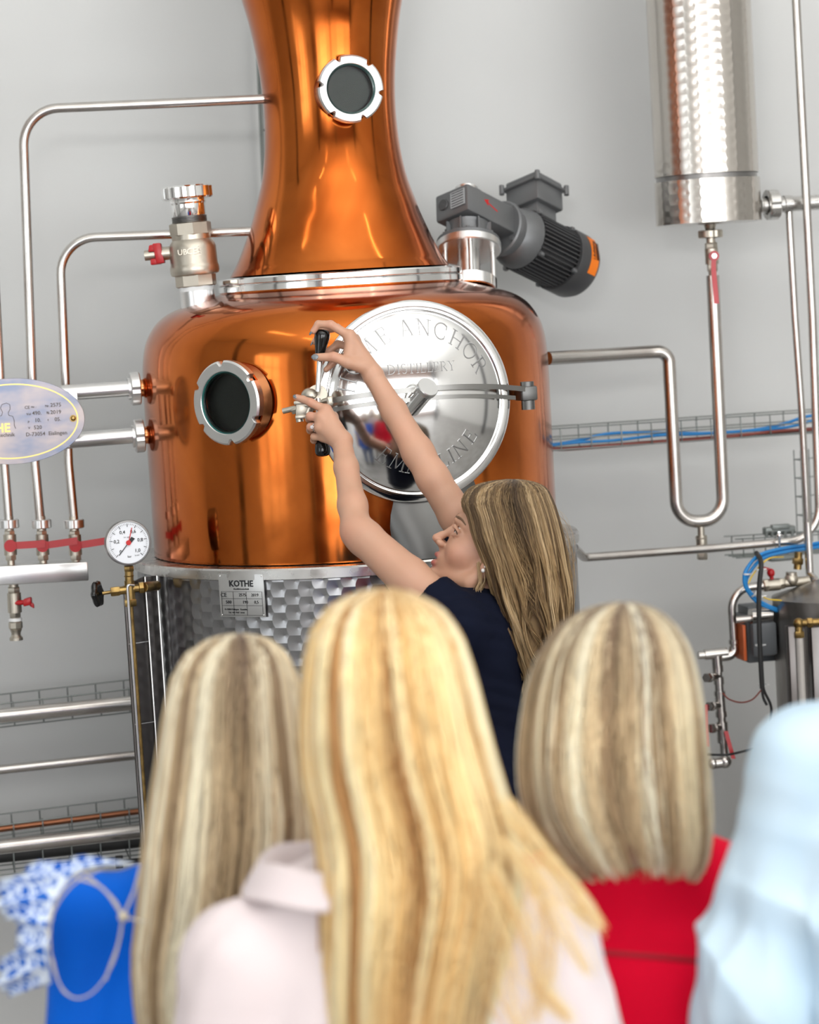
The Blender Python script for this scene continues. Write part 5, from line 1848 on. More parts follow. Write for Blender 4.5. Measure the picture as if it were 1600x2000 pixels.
        mv = np.clip(0.55 * ctone[idx] + 0.1, 0, 0.999) * (len(tones) - 1)
        i0 = mv.astype(int)
        cs = tones[i0] * (1 - (mv - i0)[:, None]) + tones[i0 + 1] * (mv - i0)[:, None]
        cs = np.repeat(cs[None] * 0.85, kk, 0)
        rd = root_amt * np.clip(1 - SS / root_len, 0, 1)
        cs = cs * (1 - rd[..., None]) + np.array(root_dark) * rd[..., None]
        mesh_obj('hair_underlayer', Vs, q, M['hair'], o, cs.reshape(-1, 3))
    return o

def loose_lock(parent, pts, n, spread, rad, tones, seed=3, name='loose_lock'):
    """a few strands following a given path of world points"""
    r = np.random.default_rng(seed)
    P0 = spline(pts, 6)
    k = len(P0)
    n_ = n
    off = r.normal(0, spread, (n_, 1, 3)) * (0.35 + 0.65 * np.sin(np.linspace(0.2, 2.9, k)))[None, :, None]
    P = P0[None] + off
    T = np.gradient(P, axis=1)
    T /= np.linalg.norm(T, axis=2)[..., None] + 1e-9
    side = np.cross(T, np.broadcast_to(FWD, T.shape))
    side /= np.linalg.norm(side, axis=2)[..., None] + 1e-9
    out = np.cross(side, T)
    V = np.stack([P + side * rad, P - side * rad, P - out * rad], 2)
    base = (np.arange(n_)[:, None, None] * k + np.arange(k - 1)[None, :, None]) * 3
    j = np.arange(3)[None, None]
    q = np.stack([base + j, base + (j + 1) % 3, base + 3 + (j + 1) % 3, base + 3 + j], -1).reshape(-1, 4)
    tones = np.array(tones)
    c = tones[r.integers(0, len(tones), n_)]
    return mesh_obj(name, V.reshape(-1, 3), q, M['hair'], parent, np.repeat(c, k * 3, 0))

# ---------------- the presenter
DP = 4.87
pf_h = unit(-R0 * math.cos(R(5)) + A0 * math.sin(R(5)))
TILT = R(31)
pf = unit(pf_h * math.cos(TILT) + Z * math.sin(TILT))
pu = unit(Z * math.cos(TILT) - pf_h * math.sin(TILT))
ps = np.cross(pu, pf)           # her left, towards the camera
if ps @ A0 > 0:
    ps = -ps
lobe = PD(946, 1110, DP - 0.075)
HS = 1.06
pc0 = lobe - (ps * .072 - pf * .004 - pu * .034) * HS
presenter = thing('person', (PD(955, 1000, DP)[0], PD(955, 1000, DP)[1], 0), 'woman in navy T-shirt with long wavy blonde hair reaching up to the still handle', 'person', 'people around the still')
sh_n, sh_f = PD(903, 1224, 4.76), PD(965, 1120, 5.03)
neck_b = PD(955, 1205, 4.92)
S = SDF(PD(1090, 1500, 4.70) * 0 + np.min([PD(x, y, d) for x, y, d in ((560, 600, 5.2), (1130, 1420, 4.6), (560, 1420, 4.6), (1130, 600, 5.25), (560, 600, 4.6), (1130, 1420, 5.25), (560, 1420, 5.25))], 0) - 0.02,
        np.max([PD(x, y, d) for x, y, d in ((560, 600, 5.2), (1130, 1420, 4.6), (1130, 600, 5.25), (560, 600, 4.6), (1130, 1420, 5.25), (560, 1420, 5.25))], 0) + 0.02, 0.0024)
PH_ = head_sdf(S, pc0, pf, pu, ps, HS)
S.chain([neck_b, PH_(0, -.020, -.060)], [.050, .047], .02)
S.chain([PH_(0, .02, -.085), neck_b + pf_h * .02], [.034, .044], .02)
S.chain([sh_n, neck_b, sh_f], [.045, .055, .045], .03)
S.ell(PD(950, 1290, 4.92), (.10, .085, .15), (unit(sh_n - sh_f), pf_h, Z), .03)
# near (left) arm
el_n, wr_n = PD(697, 1037, 4.87), PD(668, 862, 5.04)
S.chain([sh_n, sh_n * .5 + el_n * .5 , el_n * .93 + sh_n * .07], [.046, .042, .036], .012)
S.chain([el_n * .93 + sh_n * .07, el_n, el_n * .72 + wr_n * .28, el_n * .3 + wr_n * .7, wr_n], [.036, .0315, .0290, .0240, .0200], .014)
# far (right) arm
el_f, wr_f = PD(846, 934, 5.03), PD(729, 733, 5.09)
S.chain([sh_f, sh_f * .4 + el_f * .6, el_f], [.044, .038, .0335], .012)
S.chain([el_f, el_f * .75 + wr_f * .25, el_f * .35 + wr_f * .65, wr_f], [.0335, .0325, .026, .0205], .014)

def finger(S, pts, r=(.0086, .0080, .0074, .0066), k=.0035):
    S.chain(pts, list(r)[:len(pts)], k)
def Q(x, y, d):
    return PD(x, y, DH + d)
# near hand: palm, curled fingers, straight index
pw_ = wr_n
mi, mm_, mr_, mp_ = Q(637, 801, -.035), Q(628, 816, -.045), Q(626, 834, -.045), Q(632, 853, -.035)
for a, b, ra, rb in ((pw_, mi, .020, .0125), (pw_, mm_, .020, .0125), (pw_, mr_, .019, .0120), (pw_, mp_, .018, .0110)):
    S.cone(a, b, ra, rb, .008)
S.chain([mi, mm_, mr_, mp_], [.0115, .012, .0115, .0105], .006)
finger(S, [mi, Q(607, 786, -.03), Q(592, 780, -.02), Q(579, 776, -.015)], (.0100, .0088, .0078, .0068))
finger(S, [mm_, Q(606, 813, -.035), Q(604, 818, -.008), Q(616, 822, .008)], (.0100, .0090, .0082, .0074))
finger(S, [mr_, Q(607, 834, -.032), Q(606, 840, -.008), Q(618, 843, .008)], (.0098, .0087, .0080, .0072))
finger(S, [mp_, Q(614, 853, -.025), Q(613, 860, -.005), Q(624, 862, .008)], (.0088, .0078, .0070, .0064))
finger(S, [pw_ * .6 + mi * .4, Q(650, 815, .00), Q(638, 806, .012), Q(628, 800, .02)], (.0145, .0115, .0098, .0085), .006)
# far hand on the upper grip: back of the hand up and right, thumb below in front
fi, fm, fr_, fp = Q(683, 656, -.015), Q(692, 664, .005), Q(692, 680, .022), Q(688, 694, .032)
for b, ra, rb in ((fi, .0195, .0120), (fm, .0195, .0120), (fr_, .0185, .0115), (fp, .0175, .0105)):
    S.cone(wr_f, b, ra, rb, .008)
S.chain([fi, fm, fr_, fp], [.0112, .0115, .0110, .0100], .006)
finger(S, [fi, Q(646, 634, -.018), Q(622, 633, -.012), Q(612, 647, -.012)], (.0100, .0090, .0078, .0066))
finger(S, [fm, Q(658, 640, .018), Q(630, 646, .026), Q(614, 668, .018)], (.0098, .0086, .0076, .0066))
finger(S, [fr_, Q(660, 672, .036), Q(638, 690, .034), Q(626, 710, .026)], (.0095, .0082, .0074, .0065))
finger(S, [fp, Q(664, 698, .040), Q(648, 712, .036), Q(637, 722, .030)], (.0085, .0074, .0066, .0060))
finger(S, [Q(712, 717, -.02), Q(680, 708, -.034), Q(652, 697, -.036), Q(617, 698, -.030)], (.0150, .0118, .0098, .0082), .007)
S.chain([Q(703, 712, -.02), Q(683, 690, -.022), fi], [.013, .011, .0105], .010)

nk_cut = None
def p_paint(V, col):
    col = face_paint(PH_)(V, col)
    for p, a in ((Q(607, 786, -.035), .012), (Q(580, 776, -.015), .012), (Q(607, 813, -.04), .012), (Q(607, 834, -.04), .012), (Q(646, 634, -.02), .012), (Q(614, 645, -.012), .012),
                 (PD(664, 1052, 4.85), .03), (Q(652, 697, -.04), .012), (Q(636, 700, .03), .02), (mi, .012), (mm_, .012), (mr_, .011)):
        col = blend(col, 0.35 * np.exp(-((V - p) ** 2).sum(1) / (a * a)), (0.58, 0.22, 0.15))
    return col
pb = body_obj('body', S, presenter, paint=p_paint)
face_parts(PH_, pf, pu, ps, pb, look=pu * 0.1, sc=HS)
def nail(c, along, out, w_=.0048, l_=.0062):
    along = unit(along)
    out = unit(out - along * (out @ along))
    sd_ = np.cross(along, out)
    G().ball(c, 1.0, 16, (w_, l_, .0016), (sd_, along, out)).build('fingernail', M['nail'], pb, 80)
nail(Q(615, 697, -.0385), Q(612, 698, -.03) - Q(640, 697, -.036), -FWD + .3 * Z, .0062, .0078)
nail(Q(577.5, 774, -.0195), Q(579, 776, -.015) - Q(592, 780, -.02), -FWD + .7 * Z, .0050, .0060)
nail(Q(607, 650, -.014), Q(612, 650, -.012) - Q(620, 633, -.012), -R0 - .5 * FWD, .0045, .0060)
nail(Q(609, 671, .014), Q(614, 672, .018) - Q(628, 646, .026), -R0 - .4 * FWD, .0042, .0055)
g = G()
c = Q(616.5, 834, -.040)
rax = unit(mr_ - Q(607, 834, -.032))
g.lathe([(.0094, -.001), (.0106, -.001), (.0106, .001), (.0094, .001), (.0094, -.001)], c, rax, 24)
for k in range(7):
    a = 2 * math.pi * k / 6
    off = (R0 * 0 + Z * math.sin(a) + A0 * 0 - R0 * math.cos(a)) * (.0028 if k < 6 else 0)
    g.ball(c + unit(-R0 - 1.2 * FWD) * .0105 + off, .0019 if k < 6 else .0024, 8)
g.build('diamond_ring', M['gem'], pb)
G().ball(PH_(.079, -.004, -.038), .0042, 14).build('pearl_earring', M['pearl'], pb)
G().ball(PH_(.079, -.004, -.030), .0022, 10).build('pearl_earring', M['pearl'], pb)

# T-shirt
M['navy'] = attr_mat('navy_cotton', 0.9)
M['navy'].node_tree.nodes['Principled BSDF'].inputs['Specular IOR Level'].default_value = 0.12
tlo = np.min([PD(790, 1120, 4.6), PD(1080, 1120, 5.2), PD(790, 1640, 4.6), PD(1100, 1640, 5.2)], 0) - .03
thi = np.max([PD(790, 1090, 4.6), PD(1080, 1090, 5.2), PD(790, 1640, 5.2), PD(1120, 1640, 5.2)], 0) + .03
S = SDF(tlo, thi, 0.005)
wax = unit(sh_n - sh_f)
sl_e = sh_n * .70 + el_n * .30
S.chain([sh_n, sl_e + (sl_e - sh_n) * .6], [.054, .052], .02)
S.chain([sh_f, sh_f * .6 + el_f * .4], [.056, .054], .02)
S.chain([sh_n, neck_b - Z * .03, sh_f], [.052, .060, .052], .03)
S.ell(PD(952, 1300, 4.92), (.165, .118, .18), (wax, np.cross(Z, wax), Z), .04)
S.ell(PD(965, 1430, 4.93), (.145, .108, .17), (wax, np.cross(Z, wax), Z), .05)
S.ell(PD(972, 1560, 4.93), (.155, .115, .16), (wax, np.cross(Z, wax), Z), .05)
S.cone(neck_b - Z * .0, PH_(0, -.01, -.07), .052, .052, .004, True)
S.cut(sl_e, el_n - sh_n, .11)
def t_disp(V):
    return .0035 * vnoise(V @ np.diag([1, 1, .5]), 45, 8) + .002 * vnoise(V, 110, 9)
cut_p, cut_n = sl_e, unit(el_n - sh_n)
def t_keep(V):
    zlo = tlo[2] + .04
    return V[:, 2] > zlo
body_obj('t_shirt', S, presenter, base=np.array([0.005, 0.007, 0.018]), m='navy', keepf=t_keep, disp=t_disp, noise_amp=0.1)
bx0 = PD(972, 1560, 4.93)
def lower_body(parent, c, zt_, m, yaw_ax=R0, hipw=.16, shoe=True):
    fw = np.cross(Z, yaw_ax)
    S = SDF(np.array([c[0] - .3, c[1] - .3, 0.0]), np.array([c[0] + .3, c[1] + .3, zt_ + .06]), 0.012)
    S.ell(np.array([c[0], c[1], zt_ - .10]), (hipw, .12, .17), (yaw_ax, fw, Z), .04)
    for s in (-1, 1):
        hp = np.array([c[0], c[1], zt_ - .2]) + yaw_ax * s * hipw * .5
        kn = np.array([c[0], c[1], .48]) + yaw_ax * s * .085
        an = np.array([c[0], c[1], .09]) + yaw_ax * s * .085
        S.chain([hp, kn, an], [.088, .062, .05], .03)
    V, _, q = S.mesh()
    q = orient(V, q)
    mesh_obj('trousers', V, q, M[m], parent)
    for s in (-1, 1):
        an = np.array([c[0], c[1], .035]) + yaw_ax * s * .085
        g = G()
        fdir = fw if fw @ A0 > 0 else -fw
        g.ball(an + fdir * .05, 1.0, 20, (.042, .125, .035), (yaw_ax, fdir, Z))
        g.build('shoe', M['shoe'], parent, 80)
lower_body(presenter, bx0, bx0[2] - .02, 'trousers', unit(np.array([wax[0], wax[1], 0])))

GOLD = [(0.08, 0.046, 0.022), (0.20, 0.12, 0.055), (0.36, 0.235, 0.11), (0.54, 0.37, 0.19), (0.72, 0.54, 0.32)]
p_rows = [(936, 990, 1012, .05), (940, 955, 1040, .5), (950, 922, 1064, .8), (975, 902, 1080, 1.0), (1010, 910, 1092, 1.05), (1050, 919, 1102, 1.08), (1095, 938, 1110, 1.05), (1140, 951, 1117, 1.0),
          (1190, 966, 1119, .95), (1240, 984, 1112, .9), (1290, 1003, 1096, .8), (1330, 1016, 1080, .7), (1365, 1006, 1062, .6), (1398, 982, 1040, .5)]
ph_hair = hair(pb, p_rows, DP + .005, .128, .11, GOLD, n_strands=11000, seg=20, rad=.00055, clumps=110, wave=.14, seed=5, power=.62, frizz=.0035,
               root_dark=(0.075, 0.05, 0.032), root_amt=.85, root_len=.36, end_jit=.16, shell_l=.90, root_until=.10, lock=.025, cw=.5)
loose_lock(pb, [PD(935, 1100, 4.80), PD(940, 1135, 4.80), PD(932, 1160, 4.80), PD(950, 1190, 4.80)], 40, .004, .0005, GOLD[2:], 9)
for k in range(7):
    loose_lock(pb, [PD(1080 + k * 3, 990 + 12 * k, 4.9), PD(1100 + 2 * k, 1010 + 14 * k, 4.9), PD(1112 + k, 1040 + 16 * k, 4.9), PD(1116, 1080 + 20 * k, 4.9)], 5, .006, .0002, GOLD[1:], 20 + k, 'flyaway_hair')

# ---------------- the audience, seen from behind
def audience(label, hx, crown_y, d0, turn=0.0, male=False, arms=True, skirt='jeans', garment=None, sh_w=.165, arm_out=(.045, .045), chest=(.165, .115), sleeve='long', tone=(0.50, 0.28, 0.19), shift=0.0, sh_z=.39):
    """hx, crown_y: the crown in the photograph; body stands below it"""
    top = PD(hx, crown_y, d0)
    H = top[2]
    x = unit(R0 * math.cos(R(turn)) + A0 * math.sin(R(turn)))
    f = np.cross(Z, x)
    base = np.array([top[0], top[1], 0])
    per = thing('person', base, label, 'person', 'people around the still')
    def B(a, b, c):
        """right, forward, down from the crown"""
        return base + x * (a + shift) + f * b + Z * (H - c)
    hc = B(-shift, 0.0, .130)
    S = SDF(base + np.array([-.42, -.42, H - 1.02]), base + np.array([.42, .42, H + .01]), 0.006)
    P = head_sdf(S, hc, f, Z, -x, 1.0, True)
    S.chain([B(0, -.02, .335), P(0, -.020, -.05)], [.058, .050], .02)
    S.ell(B(0, 0, .48), (.14, .09, .17), (x, f, Z), .03)
    hands = []
    for s in (-1, 1):
        ao = arm_out[0 if s < 0 else 1]
        sh, elb, wr = B(s * sh_w, 0, sh_z), B(s * (sh_w + ao), -.01, .66), B(s * (sh_w + ao + .0), .06, .90)
        S.chain([sh, elb, wr], [.042, .034, .023], .02)
        hands.append((sh, elb, wr))
        kx = wr + unit(wr - elb) * .055
        S.cone(wr, kx, .021, .022, .01)
        for i in range(4):
            b0 = kx + f * (.028 - i * .018)
            S.chain([b0, b0 - Z * .035 + f * .006, b0 - Z * .062 + f * .018 - x * s * .008], [.0095, .0085, .0075], .004)
        S.chain([wr + f * .02, wr + f * .04 - Z * .04, wr + f * .045 - Z * .07], [.014, .011, .009], .006)
    body = body_obj('body', S, per, base=np.array(tone), paint=face_paint(P))
    face_parts(P, f, Z, -x, body)
    return dict(per=per, body=body, B=B, x=x, f=f, H=H, base=base, arms=hands, P=P, sh_w=sh_w, chest=chest, sh_z=sh_z)

def garment(a, name, m, base, inflate=.014, sleeve='long', disp=None, bottom=1.0, neckr=.062, paint=None, yoke=None, h=.006, shoulder_up=0.0, puff=0.0, smooth=2, elbow_bend=None):
    B, x, f = a['B'], a['x'], a['f']
    cw, cd = a['chest']
    S = SDF(a['base'] + np.array([-.46, -.46, a['H'] - bottom - .06]), a['base'] + np.array([.46, .46, a['H'] - .2]), h)
    i = inflate
    S.ell(B(0, 0, .53), (cw + i, cd + i, .19 + i), (x, f, Z), .03)
    S.ell(B(0, 0, .68), (cw - .02 + i, cd - .01 + i, .2), (x, f, Z), .05)
    S.ell(B(0, 0, .88), (cw + .01 + i, cd + .01 + i, .2), (x, f, Z), .05)
    zz = a['sh_z']
    S.chain([B(-a['sh_w'], 0, zz), B(-.07, -.01, .365 + (zz - .39) * .4), B(0, -.015, .350), B(.07, -.01, .365 + (zz - .39) * .4), B(a['sh_w'], 0, zz)], [.045 + i, .050 + i * .7, .056 + i * .5, .050 + i * .7, .045 + i], .03)
    S.cone(B(0, -.01, .33), B(0, -.015, .29), .060 + i * .4, .056 + i * .4, .02)
    for (sh, elb, wr) in a['arms']:
        if sleeve == 'long':
            S.chain([sh, elb, wr], [.050 + i, .044 + i, .032 + i], .03)
        elif sleeve == 'short':
            e = sh * .45 + elb * .55
            S.chain([sh, e], [.050 + i, .047 + i], .02)
    S.cone(B(0, -.015, .30), B(0, -.015, .20), neckr, neckr, .006, True)
    zb_ = a['H'] - bottom
    return body_obj(name, S, a['per'], base=np.array(base), m=m, keepf=lambda V: V[:, 2] > zb_, disp=disp, paint=paint, noise_amp=.03, tint=0, smooth=smooth)

for k_, rg in (('pink_cloth', .85), ('red_cloth', .8), ('blue_cloth', .7), ('denim_cloth', .9)):
    M[k_] = attr_mat(k_, rg)
    M[k_].node_tree.nodes['Principled BSDF'].inputs['Specular IOR Level'].default_value = 0.15

# woman in blue, left
a1 = audience('woman with long ash blonde hair in a bright blue top with lace ruffle sleeves', 448, 1240, 3.2, turn=-4, sh_w=.178, chest=(.185, .115), arm_out=(.035, .05), shift=-.035, sh_z=.375)
garment(a1, 'blue_top', 'blue_cloth', (0.0, 0.115, 0.62), inflate=.008, sleeve='short', disp=lambda V: .003 * vnoise(V, 18, 4), shoulder_up=-.01)
lower_body(a1['per'], a1['base'], a1['H'] - .84, 'jeans', a1['x'])
M['lace'] = mat('blue_white_lace', (0.1, 0.3, 0.8), 0, 0.8)
nt_ = M['lace'].node_tree
_tc = N(nt_, 'ShaderNodeTexCoord')
_vo = N(nt_, 'ShaderNodeTexVoronoi', feature='DISTANCE_TO_EDGE')
_vo.inputs['Scale'].default_value = 62
_nz = N(nt_, 'ShaderNodeTexNoise')
_nz.inputs['Scale'].default_value = 34
_ad = N(nt_, 'ShaderNodeMath', operation='MULTIPLY')
_cr = N(nt_, 'ShaderNodeValToRGB')
_cr.color_ramp.elements[0].position = 0.05
_cr.color_ramp.elements[0].color = (0.72, 0.80, 0.92, 1)
_cr.color_ramp.elements[1].position = 0.09
_cr.color_ramp.elements[1].color = (0.01, 0.13, 0.55, 1)
nt_.links.new(_tc.outputs['Object'], _vo.inputs['Vector'])
nt_.links.new(_tc.outputs['Object'], _nz.inputs['Vector'])
nt_.links.new(_vo.outputs['Distance'], _ad.inputs[0])
nt_.links.new(_nz.outputs[0], _ad.inputs[1])
nt_.links.new(_ad.outputs[0], _cr.inputs[0])
nt_.links.new(_cr.outputs[0], nt_.nodes['Principled BSDF'].inputs['Base Color'])
def ruffle(inner, outer, m, parent, waves, amp, name='ruffle', rows=10, cols=160):
    I, O_ = spline(inner, 20), spline(outer, 20)
    ui = np.linspace(0, len(I) - 1, cols)
    def samp(A, u):
        i = np.clip(u.astype(int), 0, len(A) - 2)
        t = (u - i)[:, None]
        return A[i] * (1 - t) + A[i + 1] * t
    A_i, A_o = samp(I, ui), samp(O_, np.linspace(0, len(O_) - 1, cols))
    V, fc = [], []
    for r_ in range(rows):
        t = r_ / (rows - 1)
        ph = np.arange(cols) / cols * waves * 2 * np.pi
        wv = np.sin(ph) * amp * t
        wz = np.cos(ph * 1.0 + .6) * amp * .5 * t
        sc_ = 0.006 * t * (np.abs(np.sin(np.arange(cols) / cols * waves * 2 * np.pi * 1.5)))
        d = (A_o - A_i)
        V.append(A_i + d * t + wv[:, None] * A0 + wz[:, None] * Z + d / (np.linalg.norm(d, axis=1)[:, None] + 1e-6) * sc_[:, None] * (2 if r_ == rows - 1 else 0))
    V = np.concatenate(V)
    q = np.array([(i * cols + j, i * cols + j + 1, (i + 1) * cols + j + 1, (i + 1) * cols + j) for i in range(rows - 1) for j in range(cols - 1)])
    o = mesh_obj(name, V, q, M[m], parent)
    md = o.modifiers.new('thickness', 'SOLIDIFY')
    md.thickness = 0.0015
    return o
ruffle([PD(262, 1688, 3.1), PD(190, 1692, 3.08), PD(140, 1712, 3.08), PD(112, 1760, 3.08), PD(100, 1820, 3.08), PD(92, 1880, 3.1)],
       [PD(170, 1678, 3.12), PD(80, 1690, 3.12), PD(10, 1728, 3.12), PD(8, 1778, 3.12), PD(40, 1800, 3.1), PD(48, 1850, 3.12)], 'lace', a1['per'], 5, .012, 'lace_sleeve')
ruffle([PD(112, 1760, 3.09), PD(100, 1810, 3.08), PD(95, 1850, 3.08), PD(96, 1890, 3.1), PD(100, 1920, 3.12)],
       [PD(40, 1770, 3.13), PD(45, 1830, 3.12), PD(10, 1880, 3.12), PD(4, 1930, 3.14), PD(60, 1936, 3.16)], 'lace', a1['per'], 4, .012, 'lace_sleeve')
cord = M['cord'] = mat('cream_cord', (0.50, 0.45, 0.36), 0, 0.7)
for k, pts in enumerate(([(150, 1715), (200, 1735), (240, 1790)], [(165, 1705), (220, 1755), (240, 1790)], [(240, 1790), (232, 1840), (218, 1880), (205, 1915)], [(240, 1790), (262, 1796), (285, 1800)],
                         [(275, 1690), (262, 1740), (240, 1790)], [(240, 1790), (225, 1870), (190, 1930), (150, 1950), (118, 1925), (102, 1870)],
                         [(200, 1695), (140, 1730), (102, 1790), (100, 1870), (120, 1930), (140, 1948)], [(170, 1695), (120, 1740), (95, 1800), (92, 1830)])):
    G().tube(spline([PD(x_, y_, 3.045) for x_, y_ in pts], 6), .0016 if k < 5 else .0011, 8).build('tie_cord', cord, a1['per'])
G().ball(PD(241, 1790, 3.04), .007, 14).build('cord_knot', cord, a1['per'])
ASH = [(0.26, 0.17, 0.095), (0.52, 0.37, 0.21), (0.74, 0.58, 0.36), (0.90, 0.76, 0.52), (1.0, 0.92, 0.70)]
rows1 = [(1238, 455, 478, .06), (1246, 415, 520, .45), (1270, 372, 555, .78), (1310, 342, 578, 1.0), (1370, 324, 592, 1.1), (1450, 310, 604, 1.1), (1540, 296, 616, 1.05), (1620, 284, 624, 1.0), (1700, 276, 616, .95), (1790, 268, 600, .85),
         (1880, 258, 560, .75), (1960, 262, 520, .7), (2060, 275, 490, .6)]
hair(a1['body'], rows1, 3.17, .112, .10, ASH, n_strands=4200, seg=16, rad=.0011, clumps=150, seed=11, power=.75, root_dark=(0.12, 0.075, 0.06), root_amt=1.0, root_len=.34, end_jit=.14, root_until=.12,
     part=lambda ph: 0.25 + 0.75 * np.exp(-((((ph + np.pi) % (2 * np.pi)) - np.pi) / .5) ** 2))
# centre woman
a2 = audience('woman with long straight golden blonde hair in a pale pink collared shirt', 742, 1152, 2.8, turn=6, sh_w=.170, sh_z=.425, shift=-.012, chest=(.175, .115), arm_out=(.055, .06))
def pk(V):
    return .005 * vnoise(V @ np.diag([1, 1, .4]), 26, 14) + .003 * vnoise(V, 60, 15)
garment(a2, 'pink_shirt', 'pink_cloth', (0.70, 0.61, 0.61), inflate=.022, disp=pk, neckr=.066)
lower_body(a2['per'], a2['base'], a2['H'] - .84, 'beige', a2['x'])
B = a2['B']
g = G()
cc = B(-.046, -.012, .350)
cpts, cf = [], []
prf = [(.070, .0, .000), (.078, .0, .020), (.088, .0, .034), (.094, .0, .038), (.100, -.004, .034), (.110, -.012, .018), (.120, -.020, .002), (.117, -.020, -.003), (.105, -.012, .000)]
cols = 64
for (r_, bk, hz) in prf:
    for k in range(cols):
        a = 2 * math.pi * k / cols
        droop = 0.012 * (0.5 + 0.5 * math.cos(a))
        pt = cc + a2['x'] * r_ * math.sin(a) * 1.05 - a2['f'] * r_ * math.cos(a) * .95 + Z * (hz + .010 - droop * .0 + 0.003 * math.sin(5 * a))
        cpts.append(pt)
cf = [(i * cols + k, i * cols + (k + 1) % cols, (i + 1) * cols + (k + 1) % cols, (i + 1) * cols + k) for i in range(len(prf) - 1) for k in range(cols)]
g.add(cpts, cf)
M['pink_plain'] = mat('pink_collar', (0.68, 0.59, 0.59), 0, 0.85)
g.build('collar', M['pink_plain'], a2['per'], 60)
HONEY = [(0.50, 0.25, 0.09), (0.80, 0.50, 0.20), (0.95, 0.70, 0.34), (1.0, 0.82, 0.47), (1.0, 0.93, 0.68)]
rows2 = [(1149, 735, 765, .06), (1157, 700, 802, .36), (1180, 650, 852, .68), (1225, 612, 893, .95), (1290, 594, 920, 1.08), (1370, 586, 942, 1.12), (1450, 584, 962, 1.1), (1530, 590, 985, 1.05), (1600, 606, 1006, 1.0), (1680, 619, 1024, .95),
         (1760, 621, 1022, .95), (1850, 622, 1000, .9), (1950, 623, 975, .85), (2080, 626, 950, .8)]
hair(a2['body'], rows2, 2.77, .115, .10, HONEY, n_strands=5200, seg=16, rad=.0011, clumps=130, seed=23, power=.75, root_dark=(0.28, 0.14, 0.06), root_amt=.6, root_len=.14, end_jit=.36, root_until=.10, clump_amt=.36, shell_end=.93)
for k, pts in enumerate(([(985, 1560), (1050, 1660), (1110, 1740), (1170, 1812)], [(1000, 1600), (1080, 1700), (1130, 1760), (1165, 1800)], [(980, 1640), (1060, 1740), (1110, 1830), (1150, 1900)], [(960, 1700), (1020, 1820), (1050, 1920), (1110, 1990)],
                         [(940, 1720), (980, 1850), (990, 1950), (1020, 2020)], [(1020, 1680), (1060, 1780), (1062, 1880), (1040, 1990)])):
    loose_lock(a2['body'], [PD(x_, y_, 2.64 + .03 * (k < 2)) for x_, y_ in pts], 30, .010, .00045, HONEY[1:4], 40 + k)
# woman in red, right
a3 = audience('woman with a chin-length highlighted blonde bob in a red top', 1212, 1180, 3.1, turn=2, sh_w=.168, sh_z=.395, chest=(.160, .11), arm_out=(.05, .05))
def rd_(V):
    return .004 * vnoise(V @ np.diag([1, 1, .5]), 18, 24)
def red_paint(V, col):
    B = a3['B']
    zy = a3['H'] - .492 + 0.010 * vnoise(V, 8, 31)
    return blend(col, .5 * np.exp(-((V[:, 2] - zy) / .0030) ** 2), (0.22, 0.0, 0.01))
garment(a3, 'red_top', 'red_cloth', (0.80, 0.0, 0.03), inflate=.016, disp=rd_, neckr=.070, paint=None, shoulder_up=.0)
lower_body(a3['per'], a3['base'], a3['H'] - .84, 'trousers', a3['x'])
# pleat across the back
B = a3['B']
yk = [PD(1165, 1862, 3.1 - .128 - .02), PD(1230, 1868, 3.1 - .155), PD(1300, 1874, 3.1 - .155), PD(1390, 1884, 3.1 - .12)]
M['red_seam'] = mat('red_seam', (0.28, 0.0, 0.01), 0, 0.8)
G().tube(spline([p + FWD * .012 for p in yk], 6), .0035, 8).build('yoke_seam', M['red_seam'], a3['per'])
BOB = [(0.20, 0.12, 0.07), (0.50, 0.35, 0.20), (0.82, 0.64, 0.39), (0.97, 0.84, 0.57), (1.0, 0.96, 0.78)]
rows3 = [(1176, 1205, 1230, .06), (1184, 1162, 1266, .36), (1206, 1112, 1304, .68), (1252, 1068, 1340, .98), (1320, 1038, 1362, 1.12), (1400, 1022, 1374, 1.15), (1480, 1014, 1382, 1.15), (1550, 1018, 1388, 1.1), (1610, 1036, 1390, 1.05), (1660, 1068, 1388, 1.0), (1700, 1100, 1382, .95), (1726, 1130, 1366, .85)]
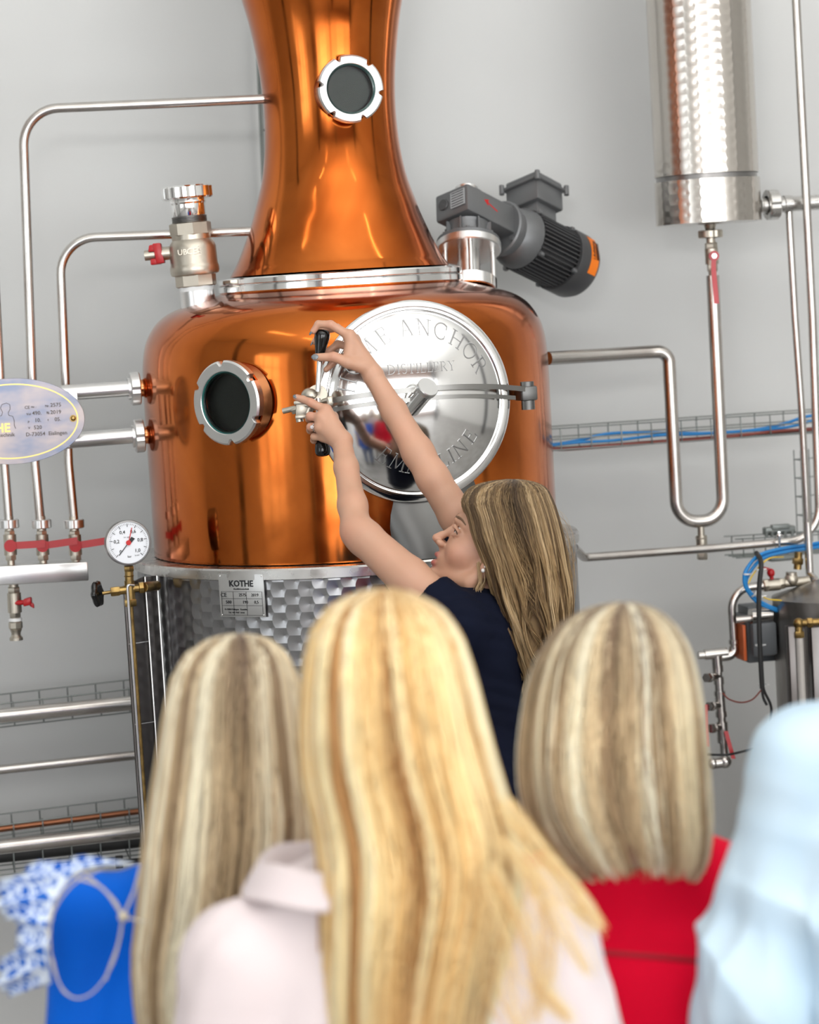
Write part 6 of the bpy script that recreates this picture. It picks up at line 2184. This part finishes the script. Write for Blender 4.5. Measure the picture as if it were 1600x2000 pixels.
hair(a3['body'], rows3, 3.07, .118, .105, BOB, n_strands=5200, seg=14, rad=.0011, clumps=110, seed=31, power=.75, root_dark=(0.10, 0.065, 0.05), root_amt=.95, root_len=.42, end_jit=.34, root_until=.12, tip_in=.05, clump_amt=.6, lock=.03, shell_end=.86)
# man in the light blue shirt, right edge
a4 = audience('person in a light blue denim shirt at the right edge, head outside the photo', 1862, 838, 2.8, turn=-6, sh_w=.180, chest=(.20, .13), arm_out=(.078, .06), male=True, sh_z=.392)
def dn(V):
    a = vnoise(V @ np.diag([1, 1, .6]), 16, 54) + .5 * vnoise(V, 30, 57)
    b = vnoise(V @ np.array([[1, 0, .5], [0, 1, .2], [0, 0, .7]]), 34, 55)
    low = np.clip((a4['H'] - .46 - V[:, 2]) / .12, 0, 1)
    return low * (.013 * (1 - np.abs(a) * 1.6) + .010 * (1 - np.abs(b) * 1.6)) + .002 * vnoise(V, 60, 58)
def dn_paint(V, col):
    w_ = .5 + .5 * vnoise(V @ np.diag([1, 1, .6]), 55, 60)
    col = blend(col, .30 * w_, (0.74, 0.84, 0.90))
    return blend(col, .25 * (1 - w_), (0.40, 0.55, 0.70))
garment(a4, 'denim_shirt', 'denim_cloth', (0.50, 0.64, 0.75), inflate=.022, disp=dn, paint=dn_paint, h=.005, neckr=.074, shoulder_up=.01)
lower_body(a4['per'], a4['base'], a4['H'] - .84, 'jeans', a4['x'], .17)
Bm = a4['B']
for k, pts in enumerate(([(-.205, -.02, .36), (-.155, -.10, .42), (-.150, -.150, .50), (-.170, -.150, .58)], [(.0, -.158, .455), (-.08, -.156, .455), (-.150, -.150, .46), (-.185, -.11, .46)])):
    pass
rows4 = [(y_ - 32, a_ + 62, b_ + 62, c_) for (y_, a_, b_, c_) in [(868, 1790, 1812, .06), (876, 1745, 1860, .5), (900, 1712, 1890, .85), (950, 1692, 1908, 1.05), (1020, 1688, 1912, 1.1), (1090, 1695, 1905, 1.0), (1150, 1715, 1880, .85), (1190, 1740, 1860, .75)]]
hair(a4['body'], rows4, 2.77, .112, .085, [(0.05, 0.03, 0.02), (0.1, 0.06, 0.04)], n_strands=2000, seg=8, rad=.0011, clumps=50, seed=41, root_amt=0)
